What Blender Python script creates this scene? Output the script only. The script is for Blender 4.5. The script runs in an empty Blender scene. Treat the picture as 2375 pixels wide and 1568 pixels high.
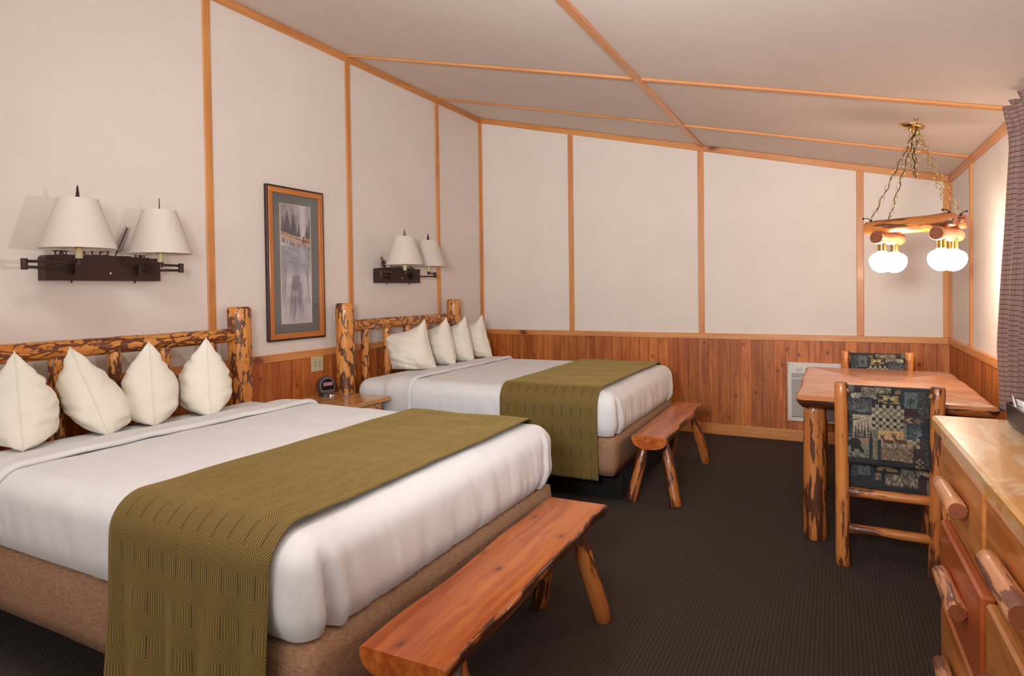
import bpy, math, random
import numpy as np
from mathutils import Vector, Matrix, noise as mnoise

# ------------------------------------------------------------------ camera, light, exposure
SC = bpy.context.scene
COL = SC.collection
SC.view_settings.view_transform = 'Standard'
SC.view_settings.look = 'None'
SC.view_settings.exposure = 0.0
SC.view_settings.gamma = 1.0
SC.view_settings.use_curve_mapping = False

cam_d = bpy.data.cameras.new('camera')
cam = bpy.data.objects.new('camera', cam_d); COL.objects.link(cam)
F_PX, CX, CY = 1473.5, 1165.04, 698.51
right = Vector((0.8867256, 0.4620979, -0.0135351))
down = Vector((-0.0041921, -0.0212394, -0.9997656))
fwd = Vector((-0.4622770, 0.8865746, -0.0168964))
M = Matrix((right, -down, -fwd)).transposed().to_4x4()
M.translation = Vector((3.25602, -5.78150, 1.28352))
cam.matrix_world = M
cam_d.sensor_fit = 'HORIZONTAL'; cam_d.sensor_width = 36.0
cam_d.lens = 36.0 * F_PX / 2375.0
cam_d.shift_x = (1187.5 - CX) / 2375.0
cam_d.shift_y = (CY - 784.0) / 2375.0
cam_d.clip_start = 0.02
SC.camera = cam

def lin(r, g, b):
    return tuple(((c / 255.0) / 12.92 if c / 255.0 <= 0.04045 else ((c / 255.0 + 0.055) / 1.055) ** 2.4) for c in (r, g, b)) + (1.0,)

world = bpy.data.worlds.new('world'); SC.world = world; world.use_nodes = True
world.node_tree.nodes['Background'].inputs[0].default_value = (1.0, 0.93, 0.86, 1)
world.node_tree.nodes['Background'].inputs[1].default_value = 0.02

def light(name, kind, loc, energy, color, **kw):
    d = bpy.data.lights.new(name, kind); o = bpy.data.objects.new(name, d); COL.objects.link(o)
    d.energy = energy; d.color = color; o.location = loc
    tgt = kw.pop('aim', None)
    for k, v in kw.items(): setattr(d, k, v)
    if tgt: o.rotation_euler = (Vector(tgt) - Vector(loc)).to_track_quat('-Z', 'Y').to_euler()
    return o
# strobe standing by the right wall, aimed across the beds
light('strobe_light', 'SPOT', (3.92, -4.45, 1.38), 78.0, (0.94, 0.975, 1.0), aim=(0.0, -2.9, 1.95),
      spot_size=math.radians(100), spot_blend=1.0, shadow_soft_size=0.05)
# added soft fill behind the camera, not a fixture of the room
light('rear_fill_light', 'AREA', (2.3, -8.5, 1.7), 54.0, (0.94, 0.975, 1.0), aim=(2.2, -3.6, 2.1), shape='RECTANGLE', size=2.8, size_y=1.4)
# flash head turned up at the ceiling beside the camera
light('bounce_flash', 'AREA', (2.9, -6.0, 1.6), 58.0, (0.94, 0.975, 1.0), aim=(2.6, -3.4, 2.65), shape='DISK', size=0.5, spread=math.radians(110))
light('bed_top_fill', 'AREA', (1.7, -4.95, 2.58), 13.0, (0.96, 0.98, 1.0), aim=(1.5, -4.3, 0.0), shape='DISK', size=0.45)  # added overhead fill, out of view, to brighten the nearer bed's top
BULB_STRENGTH = 32.0

# ------------------------------------------------------------------ node helpers
def new_mat(name):
    m = bpy.data.materials.new(name); m.use_nodes = True
    nt = m.node_tree; nt.nodes.clear()
    out = nt.nodes.new('ShaderNodeOutputMaterial'); b = nt.nodes.new('ShaderNodeBsdfPrincipled')
    nt.links.new(b.outputs[0], out.inputs[0])
    return m, nt, b
def setin(nt, sock, v):
    if isinstance(v, bpy.types.NodeSocket): nt.links.new(v, sock)
    elif v is not None: sock.default_value = v
def mth(nt, op, a, b=None, c=None, clamp=False):
    n = nt.nodes.new('ShaderNodeMath'); n.operation = op; n.use_clamp = clamp
    setin(nt, n.inputs[0], a)
    if b is not None: setin(nt, n.inputs[1], b)
    if c is not None: setin(nt, n.inputs[2], c)
    return n.outputs[0]
def vmth(nt, op, a, b=None, s=None):
    n = nt.nodes.new('ShaderNodeVectorMath'); n.operation = op
    setin(nt, n.inputs[0], a)
    if b is not None: setin(nt, n.inputs[1], b)
    if s is not None: setin(nt, n.inputs[3], s)
    return n.outputs[0]
def mixc(nt, f, a, b, blend='MIX'):
    n = nt.nodes.new('ShaderNodeMix'); n.data_type = 'RGBA'; n.blend_type = blend
    setin(nt, n.inputs[0], f); setin(nt, n.inputs[6], a); setin(nt, n.inputs[7], b)
    return n.outputs[2]
def ramp(nt, f, stops):
    n = nt.nodes.new('ShaderNodeValToRGB'); setin(nt, n.inputs[0], f)
    e = n.color_ramp.elements
    while len(e) < len(stops): e.new(0.5)
    for i, (p, c) in enumerate(stops):
        e[i].position = p; e[i].color = c if len(c) == 4 else tuple(c) + (1,)
    return n.outputs[0]
def mapr(nt, v, a, b, c=0.0, d=1.0, smooth=True):
    n = nt.nodes.new('ShaderNodeMapRange'); n.interpolation_type = 'SMOOTHSTEP' if smooth else 'LINEAR'
    setin(nt, n.inputs[0], v)
    for i, x in zip((1, 2, 3, 4), (a, b, c, d)): setin(nt, n.inputs[i], x)
    return n.outputs[0]
def nz(nt, vec, scale, detail=3.0, rough=0.55, dist=0.0):
    n = nt.nodes.new('ShaderNodeTexNoise'); setin(nt, n.inputs['Vector'], vec)
    n.inputs['Scale'].default_value = scale; n.inputs['Detail'].default_value = detail
    n.inputs['Roughness'].default_value = rough; n.inputs['Distortion'].default_value = dist
    return n.outputs[0]
def vor(nt, vec, scale, feature='F1'):
    n = nt.nodes.new('ShaderNodeTexVoronoi'); n.feature = feature; setin(nt, n.inputs['Vector'], vec)
    n.inputs['Scale'].default_value = scale
    return n.outputs['Distance']
def attr(nt, name):
    n = nt.nodes.new('ShaderNodeAttribute'); n.attribute_name = name
    return n
def bump(nt, bsdf, h, strength, dist=0.002):
    n = nt.nodes.new('ShaderNodeBump'); setin(nt, n.inputs['Height'], h)
    n.inputs['Strength'].default_value = strength; n.inputs['Distance'].default_value = dist
    nt.links.new(n.outputs[0], bsdf.inputs['Normal'])
def plain(name, col, rough=0.5, metal=0.0, coat=0.0, **kw):
    m, nt, b = new_mat(name)
    b.inputs['Base Color'].default_value = col; b.inputs['Roughness'].default_value = rough
    b.inputs['Metallic'].default_value = metal; b.inputs['Coat Weight'].default_value = coat
    g = nt.nodes.new('ShaderNodeTexCoord')
    v = nz(nt, g.outputs['Object'], kw.get('nscale', 35.0), 3)
    nt.links.new(mixc(nt, mth(nt, 'MULTIPLY', v, kw.get('namt', 0.12)), col, tuple(c * 0.55 for c in col[:3]) + (1,)), b.inputs['Base Color'])
    return m

# wood: 'lc' holds object space coordinates with z along the grain
def wood(name, c1, c2, knot=None, kscale=(9, 9, 5), bark=None, bark_mode=None, bark_amt=0.5, rough=0.35, coat=0.3,
         tint=0.25, gz=2.2, gx=42.0, wear=None, streak=0.5):
    m, nt, b = new_mat(name)
    a = attr(nt, 'lc').outputs['Vector']
    oi = nt.nodes.new('ShaderNodeObjectInfo')
    off = vmth(nt, 'SCALE', (11.3, 7.7, 23.1), s=oi.outputs['Random'])
    v = vmth(nt, 'ADD', a, off)
    warp = nz(nt, vmth(nt, 'MULTIPLY', v, (5, 5, 3)), 1.0, 2)
    vw = vmth(nt, 'ADD', v, vmth(nt, 'SCALE', (0.05, 0.05, 0.0), s=warp))
    g1 = nz(nt, vmth(nt, 'MULTIPLY', vw, (gx, gx, gz)), 1.0, 4, 0.6)
    g2 = nz(nt, vmth(nt, 'MULTIPLY', vw, (gx * 0.25, gx * 0.25, gz * 0.6)), 1.0, 2, 0.5)
    f = mth(nt, 'ADD', mth(nt, 'MULTIPLY', g1, 0.55), mth(nt, 'MULTIPLY', g2, 0.45))
    f = mapr(nt, f, 0.5 - 0.22 / max(streak, .05) * 0.5, 0.5 + 0.22 / max(streak, .05) * 0.5)
    col = mixc(nt, f, c1, c2)
    tv = mth(nt, 'ADD', 1.0 - tint * 0.5, mth(nt, 'MULTIPLY', oi.outputs['Random'], tint))
    hs = nt.nodes.new('ShaderNodeHueSaturation'); nt.links.new(col, hs.inputs['Color']); nt.links.new(tv, hs.inputs['Value'])
    col = hs.outputs[0]
    if knot:
        kv = vor(nt, vmth(nt, 'ADD', vmth(nt, 'MULTIPLY', v, kscale), vmth(nt, 'SCALE', (1, 1, 1), s=mth(nt, 'MULTIPLY', g2, 0.35))), 1.0)
        ring = mth(nt, 'MULTIPLY', mapr(nt, kv, 0.10, 0.30, 1.0, 0.0), 0.45)
        core = mth(nt, 'MULTIPLY', mapr(nt, kv, 0.06, 0.12, 1.0, 0.0), 0.9)
        col = mixc(nt, ring, col, mixc(nt, 0.5, c2, knot)); col = mixc(nt, core, col, knot)
    if wear:
        w = nz(nt, vmth(nt, 'MULTIPLY', v, (9, 9, 3.0)), 1.0, 5, 0.65, 0.6)
        col = mixc(nt, mapr(nt, w, 0.47, 0.60, 0.0, 0.75), col, wear)
    rg = rough
    if bark:
        if bark_mode in ('scale', 'net'):
            dv = vmth(nt, 'ADD', vmth(nt, 'MULTIPLY', v, (30, 30, 11)), vmth(nt, 'SCALE', (1.3, 1.3, 1.0), s=nz(nt, vmth(nt, 'MULTIPLY', v, (40, 40, 16)), 1.0, 2)))
            e = vor(nt, dv, 1.0, 'DISTANCE_TO_EDGE')
            n = nz(nt, vmth(nt, 'MULTIPLY', v, (18, 18, 6)), 1.0, 3, 0.6)
            thr = mapr(nt, n, 0.43, 0.64, -0.03, 0.5 * bark_amt, smooth=False) if bark_mode == 'scale' else mapr(nt, n, 0.36, 0.70, 0.01, 0.45 * bark_amt, smooth=False)
            bf = mth(nt, 'SUBTRACT', thr, e)
            bf = mapr(nt, bf, -0.02, 0.05)
        else:
            n = nz(nt, vmth(nt, 'MULTIPLY', v, (24, 24, 3.6)), 1.0, 4, 0.62, 0.3)
            bf = mapr(nt, n, 0.66 - 0.18 * bark_amt, 0.70 - 0.18 * bark_amt)
        col = mixc(nt, mth(nt, 'MULTIPLY', bf, 0.92), col, bark)
        rg = mth(nt, 'ADD', rough, mth(nt, 'MULTIPLY', bf, 0.12))
        bump(nt, b, mth(nt, 'ADD', mth(nt, 'MULTIPLY', f, 0.25), mth(nt, 'MULTIPLY', bf, 0.8)), 0.45, 0.003)
    else:
        bump(nt, b, f, 0.18, 0.0015)
    nt.links.new(col, b.inputs['Base Color']); setin(nt, b.inputs['Roughness'], rg)
    b.inputs['Coat Weight'].default_value = coat; b.inputs['Coat Roughness'].default_value = 0.12
    return m

BARK = lin(78, 34, 20)
MW = {
    'log': wood('peeled_log', lin(228, 156, 76), lin(200, 118, 46), bark=BARK, bark_mode='scale', bark_amt=0.62, rough=0.32, coat=0.5, tint=0.1),
    'rail': wood('flaked_rail_log', lin(228, 156, 76), lin(202, 120, 46), bark=lin(92, 40, 22), bark_mode='net', bark_amt=0.5, rough=0.32, coat=0.4, tint=0.1),
    'log2': wood('smooth_log', lin(214, 138, 72), lin(184, 100, 42), bark=lin(84, 40, 22), bark_mode='streak', bark_amt=0.72, rough=0.36, coat=0.4, tint=0.1),
    'log3': wood('leg_log', lin(206, 130, 66), lin(172, 92, 40), bark=lin(66, 30, 16), bark_mode='streak', bark_amt=0.85, rough=0.36, coat=0.4, tint=0.1),
    'handle': wood('handle_log', lin(222, 160, 112), lin(190, 116, 70), bark=lin(116, 72, 60), bark_mode='streak', bark_amt=0.9, rough=0.4, coat=0.3, tint=0.1),
    'end': wood('end_grain', lin(150, 82, 44), lin(120, 58, 30), rough=0.5, coat=0.1, tint=0.1, gz=40.0),
    'plank': wood('pine_plank', lin(208, 122, 52), lin(164, 78, 24), knot=lin(84, 36, 18), kscale=(13, 13, 9), rough=0.5, coat=0.06, tint=0.42, streak=0.8),
    'trim': wood('pine_trim', lin(228, 160, 94), lin(204, 128, 68), knot=lin(120, 56, 28), kscale=(3, 3, 2.2), rough=0.42, coat=0.2, tint=0.14),
    'bench': wood('bench_pine', lin(198, 110, 44), lin(158, 72, 22), knot=lin(104, 44, 24), kscale=(13, 13, 6), rough=0.34, coat=0.25, tint=0.1, streak=0.9, gz=1.6),
    'bark_edge': wood('live_edge', lin(188, 108, 52), lin(150, 76, 34), bark=lin(58, 26, 14), bark_mode='streak', bark_amt=1.15, rough=0.38, coat=0.3, tint=0.1),
    'table': wood('table_pine', lin(196, 128, 82), lin(170, 98, 56), wear=lin(214, 160, 122), rough=0.3, coat=0.4, tint=0.06, gx=30),
    'dresser_top': wood('worn_top', lin(224, 168, 92), lin(200, 132, 62), wear=lin(236, 208, 172), rough=0.32, coat=0.3, tint=0.05, gx=26),
    'drawer': wood('drawer_pine', lin(222, 150, 80), lin(184, 102, 42), knot=lin(96, 42, 20), kscale=(5, 5, 3), rough=0.36, coat=0.3, tint=0.2, gx=30, streak=0.8),
    'drawer_red': wood('red_drawer_pine', lin(196, 104, 54), lin(172, 78, 34), knot=lin(96, 42, 20), kscale=(5, 5, 3), rough=0.36, coat=0.3, tint=0.1, gx=30),
    'stand': wood('stand_pine', lin(216, 158, 92), lin(172, 112, 58), rough=0.22, coat=0.5, tint=0.22, gx=36),
    'apron': wood('dark_apron', lin(92, 48, 26), lin(60, 28, 16), rough=0.45, coat=0.2, tint=0.1),
    'frame': wood('frame_oak', lin(210, 134, 70), lin(178, 98, 44), knot=lin(70, 30, 18), kscale=(70, 70, 28), rough=0.4, coat=0.2, tint=0.05),
}
def wall_mat(name, c):
    m, nt, b = new_mat(name)
    g = nt.nodes.new('ShaderNodeTexCoord').outputs['Object']
    big = nz(nt, g, 2.2, 3)
    weave = nz(nt, vmth(nt, 'MULTIPLY', g, (260, 260, 90)), 1.0, 2)
    c2 = tuple(x * 0.965 for x in c[:3]) + (1,)
    col = mixc(nt, mapr(nt, big, 0.35, 0.65), c, c2)
    nt.links.new(col, b.inputs['Base Color']); b.inputs['Roughness'].default_value = 0.75
    bump(nt, b, weave, 0.25, 0.001)
    return m
WALL = wall_mat('vinyl_wallpaper', lin(236, 224, 214))
CEIL = wall_mat('ceiling_panel', lin(224, 208, 197))
def cloth(name, c, c2=None, weave=900.0, strength=0.2, sheen=0.15, wr=0.0, wscale=7.0):
    m, nt, b = new_mat(name)
    g = nt.nodes.new('ShaderNodeTexCoord').outputs['Object']
    big = nz(nt, g, 9.0, 3)
    col = mixc(nt, mapr(nt, big, 0.3, 0.7), c, c2 or tuple(x * 0.95 for x in c[:3]) + (1,))
    nt.links.new(col, b.inputs['Base Color']); b.inputs['Roughness'].default_value = 0.9
    b.inputs['Sheen Weight'].default_value = sheen
    h = mth(nt, 'MULTIPLY', nz(nt, g, weave, 1), 0.12)
    if wr:
        h = mth(nt, 'ADD', h, mth(nt, 'MULTIPLY', nz(nt, g, wscale, 4, 0.5, 0.8), wr))
    bump(nt, b, h, strength, 0.01)
    return m
SHEET = cloth('white_sheet', lin(228, 225, 223), wr=1.0, wscale=7.0, strength=0.22)
PILLOW = cloth('ivory_pillowcase', lin(240, 232, 216), wr=1.0, wscale=11.0, strength=0.16)
def linen_mat():
    m, nt, b = new_mat('box_spring_linen')
    g = nt.nodes.new('ShaderNodeTexCoord').outputs['Object']
    h = nz(nt, vmth(nt, 'MULTIPLY', g, (55, 55, 300)), 1.0, 3)
    w = nz(nt, vmth(nt, 'MULTIPLY', g, (420, 420, 50)), 1.0, 3)
    f = mth(nt, 'ADD', mth(nt, 'MULTIPLY', h, 0.7), mth(nt, 'MULTIPLY', w, 0.3))
    col = mixc(nt, mapr(nt, f, 0.32, 0.68), lin(136, 98, 72), lin(170, 130, 100))
    nt.links.new(col, b.inputs['Base Color']); b.inputs['Roughness'].default_value = 0.92
    bump(nt, b, f, 0.3, 0.002)
    return m
LINEN = linen_mat()
BLACKCLOTH = plain('black_base_cloth', lin(22, 18, 17), 0.9)
def carpet_mat():
    m, nt, b = new_mat('loop_carpet')
    g = nt.nodes.new('ShaderNodeTexCoord').outputs['Object']
    s = nt.nodes.new('ShaderNodeSeparateXYZ'); nt.links.new(g, s.inputs[0])
    a = mth(nt, 'SINE', mth(nt, 'MULTIPLY', s.outputs[0], 2 * math.pi / 0.015))
    c = mth(nt, 'SINE', mth(nt, 'ADD', mth(nt, 'MULTIPLY', s.outputs[1], 2 * math.pi / 0.011), mth(nt, 'MULTIPLY', mth(nt, 'FLOOR', mth(nt, 'DIVIDE', s.outputs[0], 0.015)), math.pi)))
    loop = mth(nt, 'ADD', 0.5, mth(nt, 'MULTIPLY', mth(nt, 'ADD', a, c), 0.25))
    n = nz(nt, g, 160.0, 2); big = nz(nt, g, 1.3, 3)
    f = mth(nt, 'ADD', mth(nt, 'MULTIPLY', loop, 0.65), mth(nt, 'MULTIPLY', n, 0.35))
    col = mixc(nt, mapr(nt, f, 0.25, 0.8), lin(42, 32, 26), lin(78, 62, 50))
    col = mixc(nt, mapr(nt, big, 0.35, 0.7, 0.0, 0.3), col, lin(58, 48, 42))
    nt.links.new(col, b.inputs['Base Color']); b.inputs['Roughness'].default_value = 0.95
    bump(nt, b, f, 0.6, 0.004)
    return m
CARPET = carpet_mat()
def runner_mat():
    m, nt, b = new_mat('olive_runner_weave')
    uv = nt.nodes.new('ShaderNodeUVMap'); uv.uv_map = 'uv'
    s = nt.nodes.new('ShaderNodeSeparateXYZ'); nt.links.new(uv.outputs[0], s.inputs[0])
    W, H = 0.119, 0.119
    dl = mth(nt, 'MULTIPLY', mth(nt, 'ABSOLUTE', mth(nt, 'SUBTRACT', mth(nt, 'FRACT', mth(nt, 'DIVIDE', s.outputs[0], W)), 0.5)), 2.0)
    t = mth(nt, 'FRACT', mth(nt, 'DIVIDE', s.outputs[1], H))
    dep = mth(nt, 'MULTIPLY', mth(nt, 'SUBTRACT', t, 0.5), 2.0, clamp=True)
    a = mth(nt, 'ADD', dl, dep)                      # upright lines that break into zigzags between the rows
    ln = mth(nt, 'SINE', mth(nt, 'SUBTRACT', mth(nt, 'MULTIPLY', a, 2 * math.pi * 7.0), math.pi / 2))
    f = mapr(nt, ln, -0.3, 0.8)
    axis = mapr(nt, mth(nt, 'MINIMUM', dl, mth(nt, 'SUBTRACT', 1.0, dl)), 0.03, 0.075, 1.0, 0.0)
    cen = mth(nt, 'MULTIPLY', axis, mapr(nt, dep, 0.0, 0.02, 1.0, 0.0))
    g = nt.nodes.new('ShaderNodeTexCoord').outputs['Object']
    n = nz(nt, g, 500.0, 2); big = nz(nt, vmth(nt, 'MULTIPLY', g, (3, 14, 14)), 1.0, 3)
    col = mixc(nt, mth(nt, 'MULTIPLY', f, mth(nt, 'ADD', 0.45, mth(nt, 'MULTIPLY', n, 0.55))), lin(88, 68, 20), lin(150, 122, 62))
    col = mixc(nt, cen, col, lin(66, 50, 12))
    col = mixc(nt, mapr(nt, big, 0.4, 0.7, 0.0, 0.2), col, lin(112, 90, 34))
    nt.links.new(col, b.inputs['Base Color']); b.inputs['Roughness'].default_value = 0.8
    b.inputs['Sheen Weight'].default_value = 0.35; b.inputs['Sheen Roughness'].default_value = 0.4
    b.inputs['Sheen Tint'].default_value = lin(220, 190, 110)
    bump(nt, b, mth(nt, 'ADD', f, mth(nt, 'MULTIPLY', n, 0.4)), 0.35, 0.003)
    return m
RUNNER = runner_mat()
def curtain_mat():
    m, nt, b = new_mat('plaid_curtain')
    uv = nt.nodes.new('ShaderNodeUVMap'); uv.uv_map = 'uv'
    s = nt.nodes.new('ShaderNodeSeparateXYZ'); nt.links.new(uv.outputs[0], s.inputs[0])
    def stripe(x, p, w):
        d = mth(nt, 'ABSOLUTE', mth(nt, 'SUBTRACT', mth(nt, 'FRACT', mth(nt, 'DIVIDE', x, p)), 0.5))
        return mapr(nt, d, w, w + 0.05, 1.0, 0.0)
    h = stripe(s.outputs[1], 0.0215, 0.055); v = stripe(s.outputs[0], 0.0215, 0.05)
    n = nz(nt, vmth(nt, 'MULTIPLY', uv.outputs[0], (700, 700, 1)), 1.0, 2)
    col = mixc(nt, n, lin(138, 108, 100), lin(162, 130, 120))
    col = mixc(nt, mth(nt, 'MULTIPLY', v, 0.4), col, lin(92, 62, 62))
    col = mixc(nt, mth(nt, 'MULTIPLY', h, 0.85), col, lin(66, 40, 44))
    nt.links.new(col, b.inputs['Base Color']); b.inputs['Roughness'].default_value = 0.9
    return m
CURTAIN = curtain_mat()
def vcol_mat(name, rough=0.85, fine=0.0):
    m, nt, b = new_mat(name)
    c = attr(nt, 'col').outputs['Color']
    if fine:
        g = nt.nodes.new('ShaderNodeTexCoord').outputs['Object']
        n = nz(nt, g, 650.0, 1)
        c = mixc(nt, mth(nt, 'MULTIPLY', n, fine), c, (0.02, 0.018, 0.016, 1))
        bump(nt, b, n, 0.3, 0.001)
    nt.links.new(c, b.inputs['Base Color']); b.inputs['Roughness'].default_value = rough
    return m
TAPESTRY = vcol_mat('lodge_tapestry', 0.9, 0.35)
PRINT = vcol_mat('art_print', 0.6)
BRONZE = plain('bronze_metal', lin(66, 42, 36), 0.45, 0.35)
BRASS = plain('polished_brass', lin(214, 180, 110), 0.18, 1.0, namt=0.05)
IVORY = plain('candle_sleeve', lin(214, 200, 158), 0.5)
BLACKWIRE = plain('black_cord', lin(28, 24, 24), 0.55)
HEATW = plain('heater_enamel', lin(226, 218, 212), 0.4)
HEATD = plain('heater_dark', lin(48, 42, 40), 0.6)
ALMOND = plain('almond_plastic', lin(206, 194, 160), 0.35)
TOGGLE = plain('toggle_shadow', lin(120, 108, 84), 0.4)
CLOCKG = plain('clock_shell', lin(74, 68, 66), 0.3)
CLOCKB = plain('clock_face_glass', lin(18, 18, 24), 0.08, coat=1.0)
CLOCKR = plain('clock_rim', lin(142, 134, 130), 0.3)
LCD = plain('clock_lcd', lin(170, 132, 138), 0.25)
CHROME = plain('brushed_chrome', lin(200, 190, 180), 0.2, 1.0)
TRAYB = plain('black_tray_plastic', lin(16, 14, 14), 0.5)
TRAYR = plain('tray_rim', lin(120, 112, 108), 0.35)
PAPER = plain('white_paper_packet', lin(236, 230, 226), 0.7)
ORANGE = plain('orange_packet', lin(222, 128, 62), 0.6)
REDP = plain('red_packet', lin(178, 62, 40), 0.6)
INK = plain('grey_print', lin(140, 132, 130), 0.7)
MAT_G = plain('slate_mat_board', lin(112, 112, 110), 0.75, namt=0.05)
FILLET = plain('mat_bevel', lin(206, 192, 176), 0.6)
DARKFR = plain('dark_frame_edge', lin(66, 34, 28), 0.4)
SHADE = None
def shade_mat():
    m, nt, b = new_mat('linen_lampshade')
    g = nt.nodes.new('ShaderNodeTexCoord').outputs['Object']
    n = nz(nt, vmth(nt, 'MULTIPLY', g, (90, 90, 500)), 1.0, 2)
    nt.links.new(mixc(nt, mth(nt, 'MULTIPLY', n, 0.5), lin(240, 230, 220), lin(222, 208, 196)), b.inputs['Base Color'])
    b.inputs['Roughness'].default_value = 0.9
    tr = nt.nodes.new('ShaderNodeBsdfTranslucent'); tr.inputs[0].default_value = lin(240, 226, 208)
    mx = nt.nodes.new('ShaderNodeMixShader'); mx.inputs[0].default_value = 0.25
    out = nt.nodes['Material Output']
    nt.links.new(b.outputs[0], mx.inputs[1]); nt.links.new(tr.outputs[0], mx.inputs[2]); nt.links.new(mx.outputs[0], out.inputs[0])
    bump(nt, b, n, 0.15, 0.001)
    return m
SHADE = shade_mat()
def bulb_mat():
    m, nt, b = new_mat('lit_globe_bulb')
    b.inputs['Base Color'].default_value = (0.9, 0.88, 0.84, 1); b.inputs['Roughness'].default_value = 0.4
    b.inputs['Emission Color'].default_value = (1.0, 0.83, 0.66, 1)
    b.inputs['Emission Strength'].default_value = BULB_STRENGTH
    return m
BULB = bulb_mat()
def glass_mat():
    m, nt, b = new_mat('picture_glass')
    nt.nodes.remove(b); out = nt.nodes['Material Output']
    t = nt.nodes.new('ShaderNodeBsdfTransparent'); g = nt.nodes.new('ShaderNodeBsdfGlossy'); g.inputs['Roughness'].default_value = 0.02
    lw = nt.nodes.new('ShaderNodeLayerWeight'); lw.inputs[0].default_value = 0.5
    fac = mth(nt, 'ADD', 0.035, mth(nt, 'MULTIPLY', mth(nt, 'POWER', lw.outputs['Facing'], 5.0), 0.9))
    mx = nt.nodes.new('ShaderNodeMixShader')
    nt.links.new(fac, mx.inputs[0]); nt.links.new(t.outputs[0], mx.inputs[1]); nt.links.new(g.outputs[0], mx.inputs[2]); nt.links.new(mx.outputs[0], out.inputs[0])
    return m
GLASS = glass_mat()

# ------------------------------------------------------------------ geometry helpers
class G:
    def __init__(s): s.v = []; s.f = []; s.l = []; s.m = []; s.uv = []
    def add(s, v, f, lc=None, mi=0, uv=None):
        o = len(s.v); s.v += [tuple(p) for p in v]; s.f += [tuple(i + o for i in q) for q in f]
        s.l += list(lc) if lc is not None else [tuple(p) for p in v]
        s.m += (list(mi) if isinstance(mi, (list, tuple)) else [mi] * len(f))
        s.uv += list(uv) if uv is not None else [(0, 0)] * len(v)
        return s
    def mesh(s, name, mats, smooth=True):
        me = bpy.data.meshes.new(name); me.from_pydata(s.v, [], s.f); 
        for m in (mats if isinstance(mats, (list, tuple)) else [mats]): me.materials.append(m)
        me.polygons.foreach_set('material_index', s.m)
        me.polygons.foreach_set('use_smooth', [smooth] * len(s.f))
        a = me.attributes.new('lc', 'FLOAT_VECTOR', 'POINT'); a.data.foreach_set('vector', np.array(s.l, 'f').ravel())
        if any(u != (0, 0) for u in s.uv):
            ul = me.uv_layers.new(name='uv'); idx = np.zeros(len(me.loops), 'i'); me.loops.foreach_get('vertex_index', idx)
            ul.data.foreach_set('uv', np.array(s.uv, 'f')[idx].ravel())
        me.update(); return me
    def build(s, name, mats, parent=None, smooth=True, sharp=None):
        me = s.mesh(name, mats, smooth)
        if sharp is not None: me.set_sharp_from_angle(angle=math.radians(sharp))
        return obj(name, me, parent)
def obj(name, me, parent=None, loc=None):
    o = bpy.data.objects.new(name, me); COL.objects.link(o)
    if parent: o.parent = parent
    if loc: o.location = loc
    return o
def thing(name, label, cat, loc=(0, 0, 0), rz=0.0, group=None):
    o = bpy.data.objects.new(name, None); COL.objects.link(o); o.location = loc; o.rotation_euler = (0, 0, rz)
    o.empty_display_size = 0.05
    return tag(o, label, cat, group)
def tag(o, label, cat, group=None):
    o['label'] = label; o['category'] = cat
    if group: o['group'] = group
    return o
def copy_tree(o, parent=None):
    c = o.copy(); COL.objects.link(c)
    if parent is not None: c.parent = parent
    for ch in list(o.children): copy_tree(ch, c)
    return c
def struct(o): o['kind'] = 'structure'; return o
def perm(p, g): return (p[1], p[2], p[0]) if g == 'x' else ((p[2], p[0], p[1]) if g == 'y' else p)
def box(x0, x1, y0, y1, z0, z1, bev=0.003, grain='z', seed=0.0):
    lo = (min(x0, x1), min(y0, y1), min(z0, z1)); hi = (max(x0, x1), max(y0, y1), max(z0, z1))
    V = []; idx = {}
    for sx in (0, 1):
        for sy in (0, 1):
            for sz in (0, 1):
                s = (sx, sy, sz)
                for ax in range(3):
                    p = []
                    for k in range(3):
                        c = hi[k] if s[k] else lo[k]
                        if k != ax: c += -bev if s[k] else bev
                        p.append(c)
                    idx[(s, ax)] = len(V); V.append(tuple(p))
    Fc = []
    def face(ax, side):
        o1, o2 = [k for k in range(3) if k != ax]; q = []
        for a, b in ((0, 0), (1, 0), (1, 1), (0, 1)):
            s = [0, 0, 0]; s[ax] = side; s[o1] = a; s[o2] = b; q.append(idx[(tuple(s), ax)])
        return q
    def orient(q):
        c = Vector((sum(V[i][0] for i in q) / len(q), sum(V[i][1] for i in q) / len(q), sum(V[i][2] for i in q) / len(q)))
        n = (Vector(V[q[1]]) - Vector(V[q[0]])).cross(Vector(V[q[2]]) - Vector(V[q[0]]))
        ctr = Vector([(lo[k] + hi[k]) / 2 for k in range(3)])
        sz = [max(hi[k] - lo[k], 1e-9) for k in range(3)]
        d = Vector([(c[k] - ctr[k]) / sz[k] for k in range(3)])
        return q if n.dot(Vector([d[k] for k in range(3)])) > 0 else q[::-1]
    for ax in range(3):
        for sd in (0, 1): Fc.append(orient(face(ax, sd)))
    for ax in range(3):
        o1, o2 = [k for k in range(3) if k != ax]
        for a in (0, 1):
            for b in (0, 1):
                s0 = [0, 0, 0]; s1 = [0, 0, 0]; s0[o1] = s1[o1] = a; s0[o2] = s1[o2] = b; s1[ax] = 1
                s0, s1 = tuple(s0), tuple(s1)
                Fc.append(orient([idx[(s0, o1)], idx[(s1, o1)], idx[(s1, o2)], idx[(s0, o2)]]))
    for sx in (0, 1):
        for sy in (0, 1):
            for sz in (0, 1):
                Fc.append(orient([idx[((sx, sy, sz), k)] for k in range(3)]))
    L = [tuple(np.add(perm(p, grain), (seed, seed * 0.7, seed * 1.3))) for p in V]
    return V, Fc, L
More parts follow.
